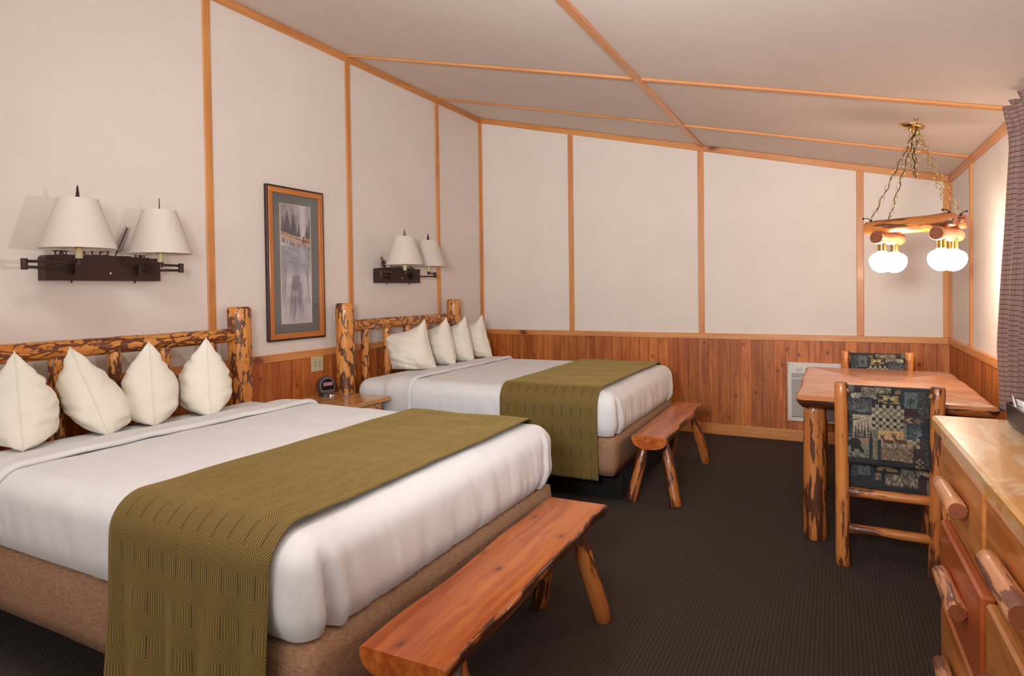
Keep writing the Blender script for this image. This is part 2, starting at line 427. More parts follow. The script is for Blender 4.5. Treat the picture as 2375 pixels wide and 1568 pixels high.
def frame_of(d):
    d = d.normalized(); a = Vector((0, 0, 1)) if abs(d.z) < 0.9 else Vector((1, 0, 0))
    x = a.cross(d).normalized(); return x, d.cross(x)
def log(p0, p1, r0, r1=None, seed=0.0, n=14, step=0.05, bmp=0.05, ch=0.006, capmi=0, taper0=None):
    p0, p1 = Vector(p0), Vector(p1); d = p1 - p0; Ln = d.length; x, y = frame_of(d); d.normalize()
    r1 = r0 if r1 is None else r1
    ts = [0.0, ch] + [ch + (Ln - 2 * ch) * i / max(1, round(Ln / step)) for i in range(1, max(1, round(Ln / step)))] + [Ln - ch, Ln]
    V = []; L = []
    for i, t in enumerate(ts):
        r = r0 + (r1 - r0) * t / Ln
        if taper0 and t < taper0: r *= 0.62 + 0.38 * min(1.0, max(0, (t - taper0 * 0.75) / (taper0 * 0.25)))
        if i in (0, len(ts) - 1): r -= ch * 0.7
        for k in range(n):
            a = 2 * math.pi * k / n; c, s = math.cos(a), math.sin(a)
            w = mnoise.noise(Vector((c * 1.1 + seed, s * 1.1, t * 7.0 + seed * 3))) + 0.6 * mnoise.noise(Vector((c * 2.2, s * 2.2 + seed, t * 22.0)))
            rr = r * (1 + bmp * w)
            V.append(p0 + d * t + (x * c + y * s) * rr); L.append((c * r + seed, s * r, t + seed * 1.7))
    Fc = []; mi = []
    for i in range(len(ts) - 1):
        for k in range(n):
            k2 = (k + 1) % n; Fc.append((i * n + k, i * n + k2, (i + 1) * n + k2, (i + 1) * n + k)); mi.append(0)
    Fc.append(tuple(range(n))[::-1]); mi.append(capmi)
    b = (len(ts) - 1) * n; Fc.append(tuple(range(b, b + n))); mi.append(capmi)
    return V, Fc, L, mi
def lathe(prof, n=24, c=(0, 0, 0), axis='z', cap=True):
    V = []; Fc = []
    for r, h in prof:
        for k in range(n):
            a = 2 * math.pi * k / n; p = (r * math.cos(a), r * math.sin(a), h)
            if axis == 'x': p = (h, p[0], p[1])
            elif axis == 'y': p = (p[1], h, p[0])
            V.append((p[0] + c[0], p[1] + c[1], p[2] + c[2]))
    for i in range(len(prof) - 1):
        for k in range(n):
            k2 = (k + 1) % n; Fc.append((i * n + k, i * n + k2, (i + 1) * n + k2, (i + 1) * n + k))
    if cap:
        if prof[0][0] > 1e-6: Fc.append(tuple(range(n))[::-1])
        if prof[-1][0] > 1e-6: Fc.append(tuple(range((len(prof) - 1) * n, len(prof) * n)))
    return V, Fc
def tube(pts, r, n=8, closed=False):
    pts = [Vector(p) for p in pts]; V = []; Fc = []; m = len(pts); x = None
    for i, p in enumerate(pts):
        if closed: d = pts[(i + 1) % m] - pts[i - 1]
        else: d = pts[min(i + 1, m - 1)] - pts[max(i - 1, 0)]
        d.normalize()
        if x is None: x, _ = frame_of(d)
        x = (x - d * x.dot(d)).normalized(); y = d.cross(x)
        for k in range(n):
            a = 2 * math.pi * k / n; V.append(p + (x * math.cos(a) + y * math.sin(a)) * r)
    for i in range(m if closed else m - 1):
        j = (i + 1) % m
        for k in range(n):
            k2 = (k + 1) % n; Fc.append((i * n + k, i * n + k2, j * n + k2, j * n + k))
    if not closed:
        Fc.append(tuple(range(n))[::-1]); Fc.append(tuple(range((m - 1) * n, m * n)))
    return V, Fc
def logobj(name, parent, mat, *a, **k):
    g = G(); v, f, l, mi = log(*a, capmi=1, **k); g.add(v, f, l, mi)
    return g.build(name, [mat, MW['end']], parent, True, 50)
def boxobj(name, parent, mat, *a, **k):
    v, f, l = box(*a, **k); return G().add(v, f, l).build(name, mat, parent, False)

# ------------------------------------------------------------------ room shell
W, H0, SL, ZR, A0, D1, S = 4.0383, 3.0757, 0.2432, 0.8845, 1.0061, 0.8144, 1.2192
Y0 = -9.2
def ceil_z(x): return H0 - SL * x
def quadobj(name, pts, mat):
    return struct(G().add(pts, [tuple(range(len(pts)))]).build(name, mat, None, False))
T = 0.1
def slab(name, x0, x1, y0, y1, z0, z1, mat): return struct(boxobj(name, None, mat, x0, x1, y0, y1, z0, z1, bev=0.0005))
floor = slab('floor', -T, W + T, Y0 - T, T, -T, 0, CARPET)
def wall_poly(name, pts, nrm):   # extruded polygon
    n = Vector(nrm) * T; a = [Vector(p) for p in pts]; b = [p + n for p in a]; k = len(a)
    f = [tuple(range(k)), tuple(range(k, 2 * k))[::-1]] + [(i, i + k, (i + 1) % k + k, (i + 1) % k) for i in range(k)]
    return struct(G().add(a + b, f).build(name, WALL if name != 'ceiling' else CEIL, None, False))
wall_left = wall_poly('wall_left', [(0, Y0, 0), (0, 0, 0), (0, 0, ceil_z(0)), (0, Y0, ceil_z(0))], (-1, 0, 0))
wall_right = wall_poly('wall_right', [(W, 0, 0), (W, Y0, 0), (W, Y0, ceil_z(W)), (W, 0, ceil_z(W))], (1, 0, 0))
wall_back = wall_poly('wall_back', [(0, 0, 0), (W, 0, 0), (W, 0, ceil_z(W)), (0, 0, ceil_z(0))], (0, 1, 0))
wall_front = wall_poly('wall_front', [(W, Y0, 0), (0, Y0, 0), (0, Y0, ceil_z(0)), (W, Y0, ceil_z(W))], (0, -1, 0))
ceiling = wall_poly('ceiling', [(-T, Y0 - T, ceil_z(-T)), (-T, T, ceil_z(-T)), (W + T, T, ceil_z(W + T)), (W + T, Y0 - T, ceil_z(W + T))], (0, 0, 1))
# wainscot planks, one object each
PB, PT, PD = 0.09, ZR - 0.045, 0.012
def plank_run(wall, n, w, place):
    v, f, l = box(0.0008, w - 0.0008, -PD, 0, PB, PT, bev=0.0035, grain='z')
    me = G().add(v, f, l).mesh('plank', MW['plank'], False)
    for i in range(n):
        o = obj('plank', me, wall); o.location, o.rotation_euler = place(i, w)
nb = 46; wb = W / nb
plank_run(wall_back, nb, wb, lambda i, w: ((i * w, 0, 0), (0, 0, 0)))
plank_run(wall_left, 56, wb, lambda i, w: ((0, -(i + 1) * w, 0), (0, 0, math.pi / 2)))
plank_run(wall_right, 50, wb, lambda i, w: ((W, -i * w, 0), (0, 0, -math.pi / 2)))
tn = [0]
def trim(x0, x1, y0, y1, z0, z1, grain, name=None, bev=0.003):
    tn[0] += 1
    return struct(boxobj(name or 'trim_%d' % tn[0], None, MW['trim'], x0, x1, y0, y1, z0, z1, bev=bev, grain=grain, seed=tn[0] * 3.1))
BW, BD = 0.05, 0.013
for k in range(1, 5):      # left wall battens
    y = -D1 - (k - 1) * S
    trim(0, BD, y - BW / 2, y + BW / 2, ZR, ceil_z(0) - 0.045, 'z')
for x in (A0, A0 + S, A0 + 2 * S):
    trim(x - BW / 2, x + BW / 2, -BD, 0, ZR, ceil_z(x) - 0.05, 'z')
for k in range(2):
    y = -D1 - k * S
    trim(W - BD, W, y - BW / 2, y + BW / 2, ZR, ceil_z(W) - 0.045, 'z')
trim(0, 0.03, -0.014, 0, PB, ceil_z(0) - 0.045, 'z'); trim(0, 0.014, -0.03, -0.0145, PB, ceil_z(0) - 0.045, 'z')
trim(W - 0.05, W, -0.014, 0, ZR, ceil_z(W) - 0.045, 'z'); trim(W - 0.014, W, -0.04, -0.0145, ZR, ceil_z(W) - 0.045, 'z')
# chair rail
trim(0.02, W - 0.02, -0.02, 0, ZR - 0.05, ZR, 'x')
trim(0, 0.02, Y0, 0, ZR - 0.05, ZR, 'y'); trim(W - 0.02, W, Y0, 0, ZR - 0.05, ZR, 'y')
trim(0.016, W - 0.016, -0.016, 0, 0, 0.095, 'x', 'baseboard_back'); trim(0, 0.016, Y0, 0, 0, 0.095, 'y', 'baseboard_left'); trim(W - 0.016, W, Y0, 0, 0, 0.095, 'y', 'baseboard_right')
# crown battens along the ceiling edges
trim(0, 0.016, Y0, 0, ceil_z(0) - 0.055, ceil_z(0) - 0.003, 'y'); trim(W - 0.016, W, Y0, 0, ceil_z(W) - 0.05, ceil_z(W) - 0.001, 'y')
def slope_trim(x0, x1, y0, y1, hd, depth, grain='x'):
    tn[0] += 1; v, f, l = box(x0, x1, y0, y1, -hd, 0, bev=0.003, grain=grain, seed=tn[0] * 3.1)
    v = [(p[0], p[1], p[2] + ceil_z(p[0])) for p in v]
    return struct(G().add(v, f, l).build('trim_%d' % tn[0], MW['trim'], None, False))
slope_trim(0.016, W - 0.016, -0.014, 0, 0.052, 0)
xc = A0 + S
ys = [-0.015, -D1, -D1 - S, -D1 - 3 * S, Y0]
for i in range(len(ys) - 1):
    slope_trim(xc - 0.026, xc + 0.026, ys[i + 1] + 0.001, ys[i] - 0.001, 0.016, 0, 'y')
for y in ys[1:-1]:
    slope_trim(0.017, xc - 0.027, y - 0.02, y + 0.02, 0.014, 0); slope_trim(xc + 0.027, W - 0.017, y - 0.02, y + 0.02, 0.014, 0)

# ------------------------------------------------------------------ beds
def N3(x, y, z): return mnoise.noise(Vector((x, y, z)))
def softbox(x0, x1, y0, y1, z0, z1, r, res, disp=None, tuck=0.0, head_open=True, bottom=False):
    nx, ny, nzz = [max(3, round((b - a) / res)) for a, b in ((x0, x1), (y0, y1), (z0, z1))]
    V = []; idx = {}; Fc = []
    def vid(i, j, k):
        key = (i, j, k)
        if key in idx: return idx[key]
        p = Vector((x0 + (x1 - x0) * i / nx, y0 + (y1 - y0) * j / ny, z0 + (z1 - z0) * k / nzz))
        q = Vector((min(p.x, x1 - r) if head_open else max(x0 + r, min(p.x, x1 - r)), max(y0 + r, min(p.y, y1 - r)), min(p.z, z1 - r)))
        d = p - q
        if d.length < 1e-6: d = Vector((0, 0, -1)) if k == 0 else Vector((-1, 0, 0)); n = d; pos = p.copy()
        else: n = d.normalized(); pos = q + n * r
        if tuck and p.z < z0 + tuck * 1.6:
            t = 1 - (p.z - z0) / (tuck * 1.6); pos -= Vector((n.x, n.y, 0)) * tuck * 0.5 * t * t
        if disp: pos += n * disp(p, n)
        idx[key] = len(V); V.append(pos); return idx[key]
    for i in range(nx):
        for j in range(ny):
            Fc.append((vid(i, j, nzz), vid(i + 1, j, nzz), vid(i + 1, j + 1, nzz), vid(i, j + 1, nzz)))
            if bottom: Fc.append((vid(i, j, 0), vid(i, j + 1, 0), vid(i + 1, j + 1, 0), vid(i + 1, j, 0)))
        for k in range(nzz):
            Fc.append((vid(i, 0, k), vid(i + 1, 0, k), vid(i + 1, 0, k + 1), vid(i, 0, k + 1)))
            Fc.append((vid(i, ny, k), vid(i, ny, k + 1), vid(i + 1, ny, k + 1), vid(i + 1, ny, k)))
    for j in range(ny):
        for k in range(nzz):
            Fc.append((vid(nx, j, k), vid(nx, j + 1, k), vid(nx, j + 1, k + 1), vid(nx, j, k + 1)))
            if not head_open: Fc.append((vid(0, j, k), vid(0, j, k + 1), vid(0, j + 1, k + 1), vid(0, j + 1, k)))
    return V, Fc
HB = 0.765      # half width of mattress
ZM0, ZM1 = 0.425, 0.675
def top_sag(x, y): return 0.004 * N3(x * 3, y * 3, 4.2)
def make_bed(yc, label, seed):
    b = thing('bed', label, 'bed', (0, yc, 0), 0, 'log beds with white bedding')
    for i, s in enumerate((-1, 1)):
        logobj('headboard_post', b, MW['log'], (0.135, s * 0.742, 0), (0.135, s * 0.742, 1.207), 0.07, 0.067, seed=seed + i * 5.3, n=20, bmp=0.035, ch=0.012)
    logobj('headboard_rail', b, MW['rail'], (0.135, -0.70, 1.042), (0.135, 0.70, 1.042), 0.043, 0.04, seed=seed + 11, n=16, bmp=0.05)
    logobj('lower_rail', b, MW['log'], (0.135, -0.69, 0.50), (0.135, 0.69, 0.50), 0.04, 0.04, seed=seed + 13)
    for k in range(5):
        y = (k - 2) * 0.264
        logobj('spindle', b, MW['log'], (0.135, y, 0.52), (0.135, y, 1.02), 0.032, 0.03, seed=seed + 17 + k * 2.1, n=12, bmp=0.06)
    boxobj('platform_base', b, BLACKCLOTH, 0.26, 2.11, -0.545, 0.545, 0, 0.195, bev=0.004)
    v, f = softbox(0.23, 2.135, -HB + 0.01, HB - 0.01, 0.196, 0.42, 0.03, 0.05, lambda p, n: 0.003 * N3(p.x * 5, p.y * 5 + seed, p.z * 9), 0.03, False, True)
    G().add(v, f).build('box_spring', LINEN, b)
    v, f = softbox(0.22, 2.10, -HB + 0.012, HB - 0.012, ZM0 - 0.003, ZM1 - 0.008, 0.085, 0.035, lambda p, n: top_sag(p.x, p.y + seed), 0.03, False, True)
    G().add(v, f).build('mattress', SHEET, b)
    return b
XE = 2.14
def make_spread(yc, label, seed):
    def disp(p, n):
        d = top_sag(p.x, p.y + seed)
        side = max(abs(n.y), max(n.x, 0)) if n.z < 0.95 else 0
        if n.z < 0.9:
            t = max(0.0, min(1.0, (ZM1 - p.z) / (ZM1 - ZM0)))
            along = p.y if n.x > abs(n.y) else p.x
            d += 0.019 * t * (1 - 0.8 * t ** 3) * (N3(along * 13 + p.z * 5 + seed, p.z * 3.0, seed) + 0.8 * N3(along * 38 + p.z * 9 + seed, p.z * 5.0, seed + 4)) * (1.0 if n.x > abs(n.y) else 0.5)
            d += 0.008 * math.sin(math.pi * t)
            if n.x > 0.3:            # tucked corner pleats at the foot
                for c in (-HB, HB):
                    u = abs(p.y - c)
                    tt = min(1.0, t * 1.6)
                    d -= 0.052 * tt * math.exp(-((u - 0.060 - 0.05 * t) / 0.020) ** 2)
                    d += 0.022 * tt * math.exp(-((u - 0.088 - 0.05 * t) / 0.022) ** 2)
                    d -= 0.012 * tt * math.exp(-((u - 0.135 - 0.03 * t) / 0.012) ** 2)
        else:
            d += 0.0030 * N3(p.x * 5.0 + seed, p.y * 7.0, 1.0) + 0.002 * N3(p.x * 14, p.y * 9 + seed, 3.0)
        d += 0.0045 * math.exp(-((p.x - 1.13) / 0.006) ** 2) * (1 if p.y < 0.3 else 0.3)
        return d
    v, f = softbox(0.60, XE, -HB, HB, ZM0, ZM1 + 0.01, 0.078, 0.0150, disp, 0.045, True)
    o = G().add([(p[0], p[1], p[2]) for p in v], f).build('bedspread', SHEET)
    o.location = (0, yc, 0); tag(o, label, 'bedspread', 'white bedspreads')
    # turned-down cuff: a thick soft band over the top and down both sides
    r = 0.09; V = []; Fc = []
    path = []
    hw = HB + 0.004; zt = ZM1 + 0.012
    zb = 0.46
    L1 = zt - r - zb; arc = r * math.pi / 2; L2 = 2 * (hw - r); tot = 2 * L1 + 2 * arc + L2; ns = 150
    for i in range(ns + 1):
        s = tot * i / ns
        if s < L1: p = (-hw, zb + s); n = (-1, 0)
        elif s < L1 + arc: a = (s - L1) / r; n = (-math.cos(a), math.sin(a)); p = (-hw + r + n[0] * r, zt - r + n[1] * r)
        elif s < L1 + arc + L2: p = (-hw + r + s - L1 - arc, zt); n = (0, 1)
        elif s < L1 + 2 * arc + L2: a = (s - L1 - arc - L2) / r; n = (math.sin(a), math.cos(a)); p = (hw - r + n[0] * r, zt - r + n[1] * r)
        else: p = (hw, zt - r - (s - L1 - 2 * arc - L2)); n = (1, 0)
        path.append((p, n))
    # cross profile (dx, height) of the band: from head side to the rolled foot edge and back under
    X0, X1 = 0.49, 0.735
    prof = [(X0, -0.006), (X0 + 0.02, 0.004), (X0 + 0.06, 0.010), (X1 - 0.10, 0.013), (X1 - 0.05, 0.016), (X1 - 0.025, 0.022), (X1 - 0.010, 0.023), (X1, 0.017), (X1 + 0.003, 0.009), (X1 - 0.003, 0.002), (X1 - 0.015, -0.001)]
    m = len(prof)
    for i, (p, n) in enumerate(path):
        for (x, h) in prof:
            w = 0.004 * N3(x * 9 + seed, i * 0.12, 2.0); xx = x + 0.010 * N3(i * 0.06 + seed, 7.0, 0)
            hh = h + w + top_sag(x, p[0] + seed); V.append((xx, p[0] + n[0] * hh, p[1] + n[1] * hh))
    for i in range(ns):
        for j in range(m - 1): Fc.append((i * m + j, i * m + j + 1, (i + 1) * m + j + 1, (i + 1) * m + j))
    G().add(V, Fc).build('folded_cuff', SHEET, o)
    return o
def make_runner(yc, label, seed, wave):
    x0, x1 = 1.412, 2.046; r = 0.095; hw = HB + 0.012; zt = ZM1 + 0.02; zb = 0.178
    L1 = zt - r - zb; arc = r * math.pi / 2; L2 = 2 * (hw - r); tot = 2 * L1 + 2 * arc + L2; ns, nx = 190, 44
    V = []; UV = []; Fc = []
    for i in range(ns + 1):
        s = tot * i / ns; hang = 0.0
        if s < L1: p = (-hw, zb + s); n = (-1, 0); hang = 1 - s / L1
        elif s < L1 + arc: a = (s - L1) / r; n = (-math.cos(a), math.sin(a)); p = (-hw + r + n[0] * r, zt - r + n[1] * r)
        elif s < L1 + arc + L2: p = (-hw + r + s - L1 - arc, zt); n = (0, 1)
        elif s < L1 + 2 * arc + L2: a = (s - L1 - arc - L2) / r; n = (math.sin(a), math.cos(a)); p = (hw - r + n[0] * r, zt - r + n[1] * r)
        else: p = (hw, zt - r - (s - L1 - 2 * arc - L2)); n = (1, 0); hang = (s - L1 - 2 * arc - L2) / L1
        for j in range(nx + 1):
            u = j / nx; x = x0 + (x1 - x0) * u
            h = 0.006 + top_sag(x, p[0] + seed) + 0.004 * N3(x * 7, s * 5, seed) + 0.004
            h += wave * hang * (0.5 + 0.5 * math.sin(x * 2 * math.pi / 0.155 + seed + 1.5 * N3(x * 3, s * 2, seed))) + 0.004 * hang
            x += 0.006 * N3(s * 2.0, seed, u) - 0.01 * hang * (0.5 - u)
            V.append((x, p[0] + n[0] * h, p[1] + n[1] * h)); UV.append(((x1 - x0) * u + 0.001, s + 0.001))
    for i in range(ns):
        for j in range(nx):
            a = i * (nx + 1) + j; Fc.append((a, a + 1, a + nx + 2, a + nx + 1))
    o = G().add(V, Fc, uv=UV).build('bed_runner', RUNNER)
    md = o.modifiers.new('thickness', 'SOLIDIFY'); md.thickness = 0.004; md.offset = 1.0
    o.location = (0, yc, 0)
    return tag(o, label, 'bed runner', 'olive bed runners')
def make_pillow(loc, rz, lean, label, seed, w=0.145, d=0.36, h=0.375, ear=0.035, slope=0.2):
    nu, nv = 40, 44; V = []; Fc = []
    for side in (-1, 1):
        base = len(V)
        for j in range(nv + 1):
            t = j / nv
            for i in range(nu + 1):
                a = 2 * i / nu - 1                                   # back -1 .. front +1
                fx = a * d / 2
                x = fx * (1 - 0.07 * math.sin(math.pi * t)) + 0.02 * (1 - t)
                zt = h * (0.88 + 0.12 * a) + ear * max(0, a - 0.55) ** 1.5 * 2.0 - 0.03 * (1 - a * a)
                zb = 0.012 * (1 - a * a) * 0 + 0.004
                z = zb + (zt - zb) * t
                hh = max(0.0, 1 - ((t - 0.42) / 0.58) ** 2.1) ** 0.56 if t > 0.42 else max(0.0, 1 - ((0.42 - t) / 0.42) ** 2.6) ** 0.5
                th = w * hh * max(0.0, 1 - abs(a) ** 2.6) ** 0.5
                edge = min(1.0, th / (w * 0.5))
                wr = 0.013 * N3(x * 7 + seed, z * 30 + 6 * x, side * 3.0 + seed) + 0.006 * N3(x * 18 + z * 12, z * 18 + seed, side) + 0.022 * (1 - t) ** 3 * N3(x * 22 + seed, z * 9, side * 2)
                y = side * max(0.003, th + wr * edge + 0.002)
                if a > 0.8: y += 0.004 * N3(z * 30, seed, 1) 
                V.append((x - slope * z, y + lean * (z - 0.1), z))
        for j in range(nv):
            for i in range(nu):
                q = (base + j * (nu + 1) + i, base + j * (nu + 1) + i + 1, base + (j + 1) * (nu + 1) + i + 1, base + (j + 1) * (nu + 1) + i)
                Fc.append(q if side < 0 else q[::-1])
    n1 = (nu + 1) * (nv + 1)
    ring = [i for i in range(nu + 1)] + [j * (nu + 1) + nu for j in range(1, nv + 1)] + [nv * (nu + 1) + i for i in range(nu - 1, -1, -1)] + [j * (nu + 1) for j in range(nv - 1, 0, -1)]
    for k in range(len(ring)):
        a, b = ring[k], ring[(k + 1) % len(ring)]; Fc.append((a, a + n1, b + n1, b))
    o = G().add(V, Fc).build('pillow', PILLOW)
    # front seam with a flat gathered hem at the foot
    o.location = loc; o.rotation_euler = (0, 0, rz)
    sv, sf = tube([(d / 2 * (1 - 0.07 * math.sin(math.pi * t)) + 0.02 * (1 - t) + 0.001 - slope * (0.004 + (h + ear * 0.6 - 0.008) * t), lean * ((h + ear * 0.6 - 0.008) * t - 0.096), 0.004 + (h + ear * 0.6 - 0.008) * t) for t in [i / 16 for i in range(17)]], 0.0028, 6)
    G().add(sv, sf).build('seam', PILLOW, o)
    return tag(o, label, 'pillow', 'ivory pillows stood on edge against the headboards')
Y1, Y2 = -3.910, -1.508
make_bed(Y1, 'nearer bed with bark-flecked log headboard, under the sconce at the photo\'s left edge', 1.0)
make_bed(Y2, 'farther bed with bark-flecked log headboard, between nightstand and back wall', 31.0)
make_spread(Y1, 'white bedspread with turned-down cuff on the nearer bed', 2.0)
make_spread(Y2, 'white bedspread with turned-down cuff on the farther bed by the back wall', 9.0)
make_runner(Y1, 'olive patterned runner draped across the nearer bed', 1.3, 0.030)
make_runner(Y2, 'olive patterned runner draped across the farther bed', 4.1, 0.006)
PZ = ZM1 - 0.006
pill = [((0.275, -4.375, PZ), -0.5, -0.06, 'ivory pillow on the nearer bed, leftmost and cut by the photo edge'),
        ((0.30, -4.085, PZ), -0.5, -0.34, 'ivory pillow on the nearer bed leaning left, second from the left'),
        ((0.31, -3.845, PZ), -0.5, -0.02, 'ivory pillow on the nearer bed, upright, third from the left'),
        ((0.36, -3.58, PZ), -0.5, 0.0, 'ivory pillow on the nearer bed, rightmost, next to the log post'),
        ((0.315, -1.69, PZ), 0.38, 0.05, 'wrinkled ivory pillow seen broadside, front of the row on the farther bed'),
        ((0.30, -1.30, PZ), -0.2, 0.02, 'ivory pillow just behind the broadside pillow on the farther bed'),
        ((0.31, -1.03, PZ), -0.1, 0.03, 'ivory pillow third in the row on the farther bed'),
        ((0.32, -0.74, PZ), 0.0, -0.03, 'ivory pillow at the far end of the row, nearest the back wall')]
for i, (l, rz, ln, lb) in enumerate(pill):
    make_pillow(l, rz, ln, lb, 3.7 * i + 1, w=(0.122 if i < 4 else 0.118), d=(0.27 if i < 4 else 0.36), slope=(0.16 if i < 4 else 0.2))

# ------------------------------------------------------------------ benches
def make_bench(loc, rz, width, label, seed):
    b = thing('bench', label, 'bench', loc, rz, 'half-log benches at the bed feet')
    Ln, hh = 1.225, 0.078; ny, na = 44, 14; V = []; L = []; Fc = []; mi = []
    zt = 0.42
    for i in range(ny + 1):
        y = -Ln / 2 + Ln * i / ny
        wl = width / 2 + 0.012 * N3(y * 3.2 + seed, 1, 0); wr = width / 2 + 0.016 * N3(y * 3.6, seed, 5)
        prof = [(-wl + 0.006, zt), (-wl * 0.33, zt), (wr * 0.33, zt), (wr - 0.008, zt), (wr - 0.002, zt - 0.004)]
        for k in range(na + 1):
            a = math.pi * k / na; w = wr if a < math.pi / 2 else wl
            rr = 1 + 0.05 * N3(math.cos(a) * 2, y * 5 + seed, seed)
            prof.append((math.cos(a) * w * rr, zt - 0.010 - math.sin(a) ** 0.8 * (hh - 0.01) * rr))
        prof.append((-wl, zt - 0.004))
        m = len(prof)
        for (x, z) in prof: V.append((x, y, z)); L.append((x + seed, z, y + seed))
    for i in range(ny):
        for k in range(m):
            k2 = (k + 1) % m; Fc.append((i * m + k, i * m + k2, (i + 1) * m + k2, (i + 1) * m + k)[::-1]); mi.append(0 if k < 3 else 1)
    Fc.append(tuple(range(m))); mi.append(2); Fc.append(tuple(range(ny * m, ny * m + m))[::-1]); mi.append(2)
    for k in range(len(Fc)): pass
    G().add(V, Fc, L, mi).build('seat', [MW['bench'], MW['bark_edge'], MW['bench']], b, True, 40)
    for sy in (-1, 1):
        for sx in (-1, 1):
            logobj('leg', b, MW['log3'], (sx * 0.055, sy * 0.445, 0.375), (sx * 0.135, sy * 0.525, 0.0), 0.034, 0.034, seed=seed + sx * 2 + sy * 5, n=12, bmp=0.07, taper0=0.07)
    return b
make_bench((2.335, -3.968, 0), math.radians(1.0), 0.245, 'orange pine half-log bench at the foot of the nearer bed, cut by the photo bottom', 2.0)
make_bench((2.292, -1.513, 0), math.radians(0.6), 0.205, 'orange pine half-log bench at the foot of the farther bed', 8.0)

# ------------------------------------------------------------------ nightstand with clock
ns_ = thing('nightstand', 'pine plank nightstand between the two beds', 'nightstand', (0.31, -2.70, 0))
bw = 0.57 / 5
for k in range(5):
    boxobj('top_board', ns_, MW['stand'], -0.285 + k * bw + 0.001, -0.285 + (k + 1) * bw - 0.001, -0.37, 0.37, 0.55, 0.58, bev=0.004, grain='y', seed=k * 2.3)
for sx in (-1, 1):
    for sy in (-1, 1):
        logobj('leg', ns_, MW['log2'], (sx * 0.23, sy * 0.29, 0), (sx * 0.23, sy * 0.29, 0.55), 0.03, 0.03, seed=sx + sy * 3.0, n=12)
    boxobj('side_rail', ns_, MW['stand'], sx * 0.23 - 0.012, sx * 0.23 + 0.012, -0.26, 0.26, 0.46, 0.54, grain='y')
boxobj('shelf', ns_, MW['stand'], -0.22, 0.22, -0.28, 0.28, 0.18, 0.20, grain='y')
ck = thing('alarm_clock', 'dark grey dome alarm clock on the nightstand', 'clock', (0.16, -2.495, 0.58), math.radians(-22))
# dome: front faces local +x
V = []; Fc = []; n = 26; rings = [(0.045, 0.86), (0.038, 0.97), (0.02, 1.0), (0.0, 0.98), (-0.025, 0.86), (-0.045, 0.62), (-0.055, 0.30)]
def arch(k, sc, R=0.062):
    a = 2 * math.pi * k / n; y = math.sin(a) * R * sc; z = 0.068 - math.cos(a) * 0.068 * sc
    return y, max(z, 0.0)
for x, sc in rings:
    for k in range(n):
        y, z = arch(k, sc); V.append((x + 0.10 * (0.06 - z) * (1 if x > 0.03 else 0.3), y, z if z > 0.001 else 0.0))
for i in range(len(rings) - 1):
    for k in range(n):
        k2 = (k + 1) % n; Fc.append((i * n + k, i * n + k2, (i + 1) * n + k2, (i + 1) * n + k)[::-1])
Fc.append(tuple(range(n))); Fc.append(tuple(range((len(rings) - 1) * n, len(rings) * n))[::-1])
G().add(V, Fc).build('shell', CLOCKG, ck, True, 40)
def disc_face(name, x, sc, zmin, mat, th=0.003):
    pts = []
    for k in range(n):
        y, z = arch(k, sc); pts.append((y, max(z, zmin)))
    Vv = [(x + 0.10 * (0.06 - z), y, z) for y, z in pts] + [(x + th + 0.10 * (0.06 - z), y, z) for y, z in pts]
    Ff = [tuple(range(n)), tuple(range(n, 2 * n))[::-1]] + [(k, k + n, (k + 1) % n + n, (k + 1) % n) for k in range(n)]
    G().add(Vv, Ff).build(name, mat, ck, True, 40)
disc_face('face_rim', 0.045, 0.86, 0.036, CLOCKR); disc_face('face_panel', 0.0485, 0.78, 0.042, CLOCKB, 0.002)
G().add(*box(0.0495, 0.0525, -0.032, 0.034, 0.072, 0.096, bev=0.001)[:2]).build('display', LCD, ck, False)
v, f = lathe([(0.0, 0.016), (0.022, 0.015), (0.026, 0.010), (0.026, 0.0)], 20, (0.055, 0.018, 0.0)); G().add(v, f).build('snooze_button', CHROME, ck, True, 40)
G().add(*lathe([(0.05, 0.0), (0.052, 0.004), (0.05, 0.012), (0.03, 0.016)], 24, (0.02, 0.0, 0.0))).build('base', CLOCKG, ck, True, 40)

# light switch
sw = thing('light_switch', 'almond double toggle switch plate on the wainscot above the clock', 'light switch', (0.0125, -2.411, 0.785))
G().add(*box(0, 0.006, -0.058, 0.058, -0.057, 0.057, bev=0.003)[:2]).build('plate', ALMOND, sw, False)
for y in (-0.023, 0.023):
    G().add(*box(0.0061, 0.007, y - 0.006, y + 0.006, -0.014, 0.014, bev=0.0003)[:2]).build('slot', TOGGLE, sw, False)
    g = G().add(*[[(0.006, y - 0.004, -0.006), (0.006, y + 0.004, -0.006), (0.006, y + 0.004, 0.006), (0.006, y - 0.004, 0.006), (0.018, y - 0.003, -0.014), (0.018, y + 0.003, -0.014), (0.018, y + 0.003, -0.007), (0.018, y - 0.003, -0.007)],
                [(0, 1, 5, 4), (1, 2, 6, 5), (2, 3, 7, 6), (3, 0, 4, 7), (4, 5, 6, 7)]])
    g.build('toggle', ALMOND, sw, False)
    for z in (-0.032, 0.032): G().add(*lathe([(0.003, 0.006), (0.003, 0.0072), (0.001, 0.0078)], 8, (0, y, z), 'x')).build('screw', TOGGLE, sw)

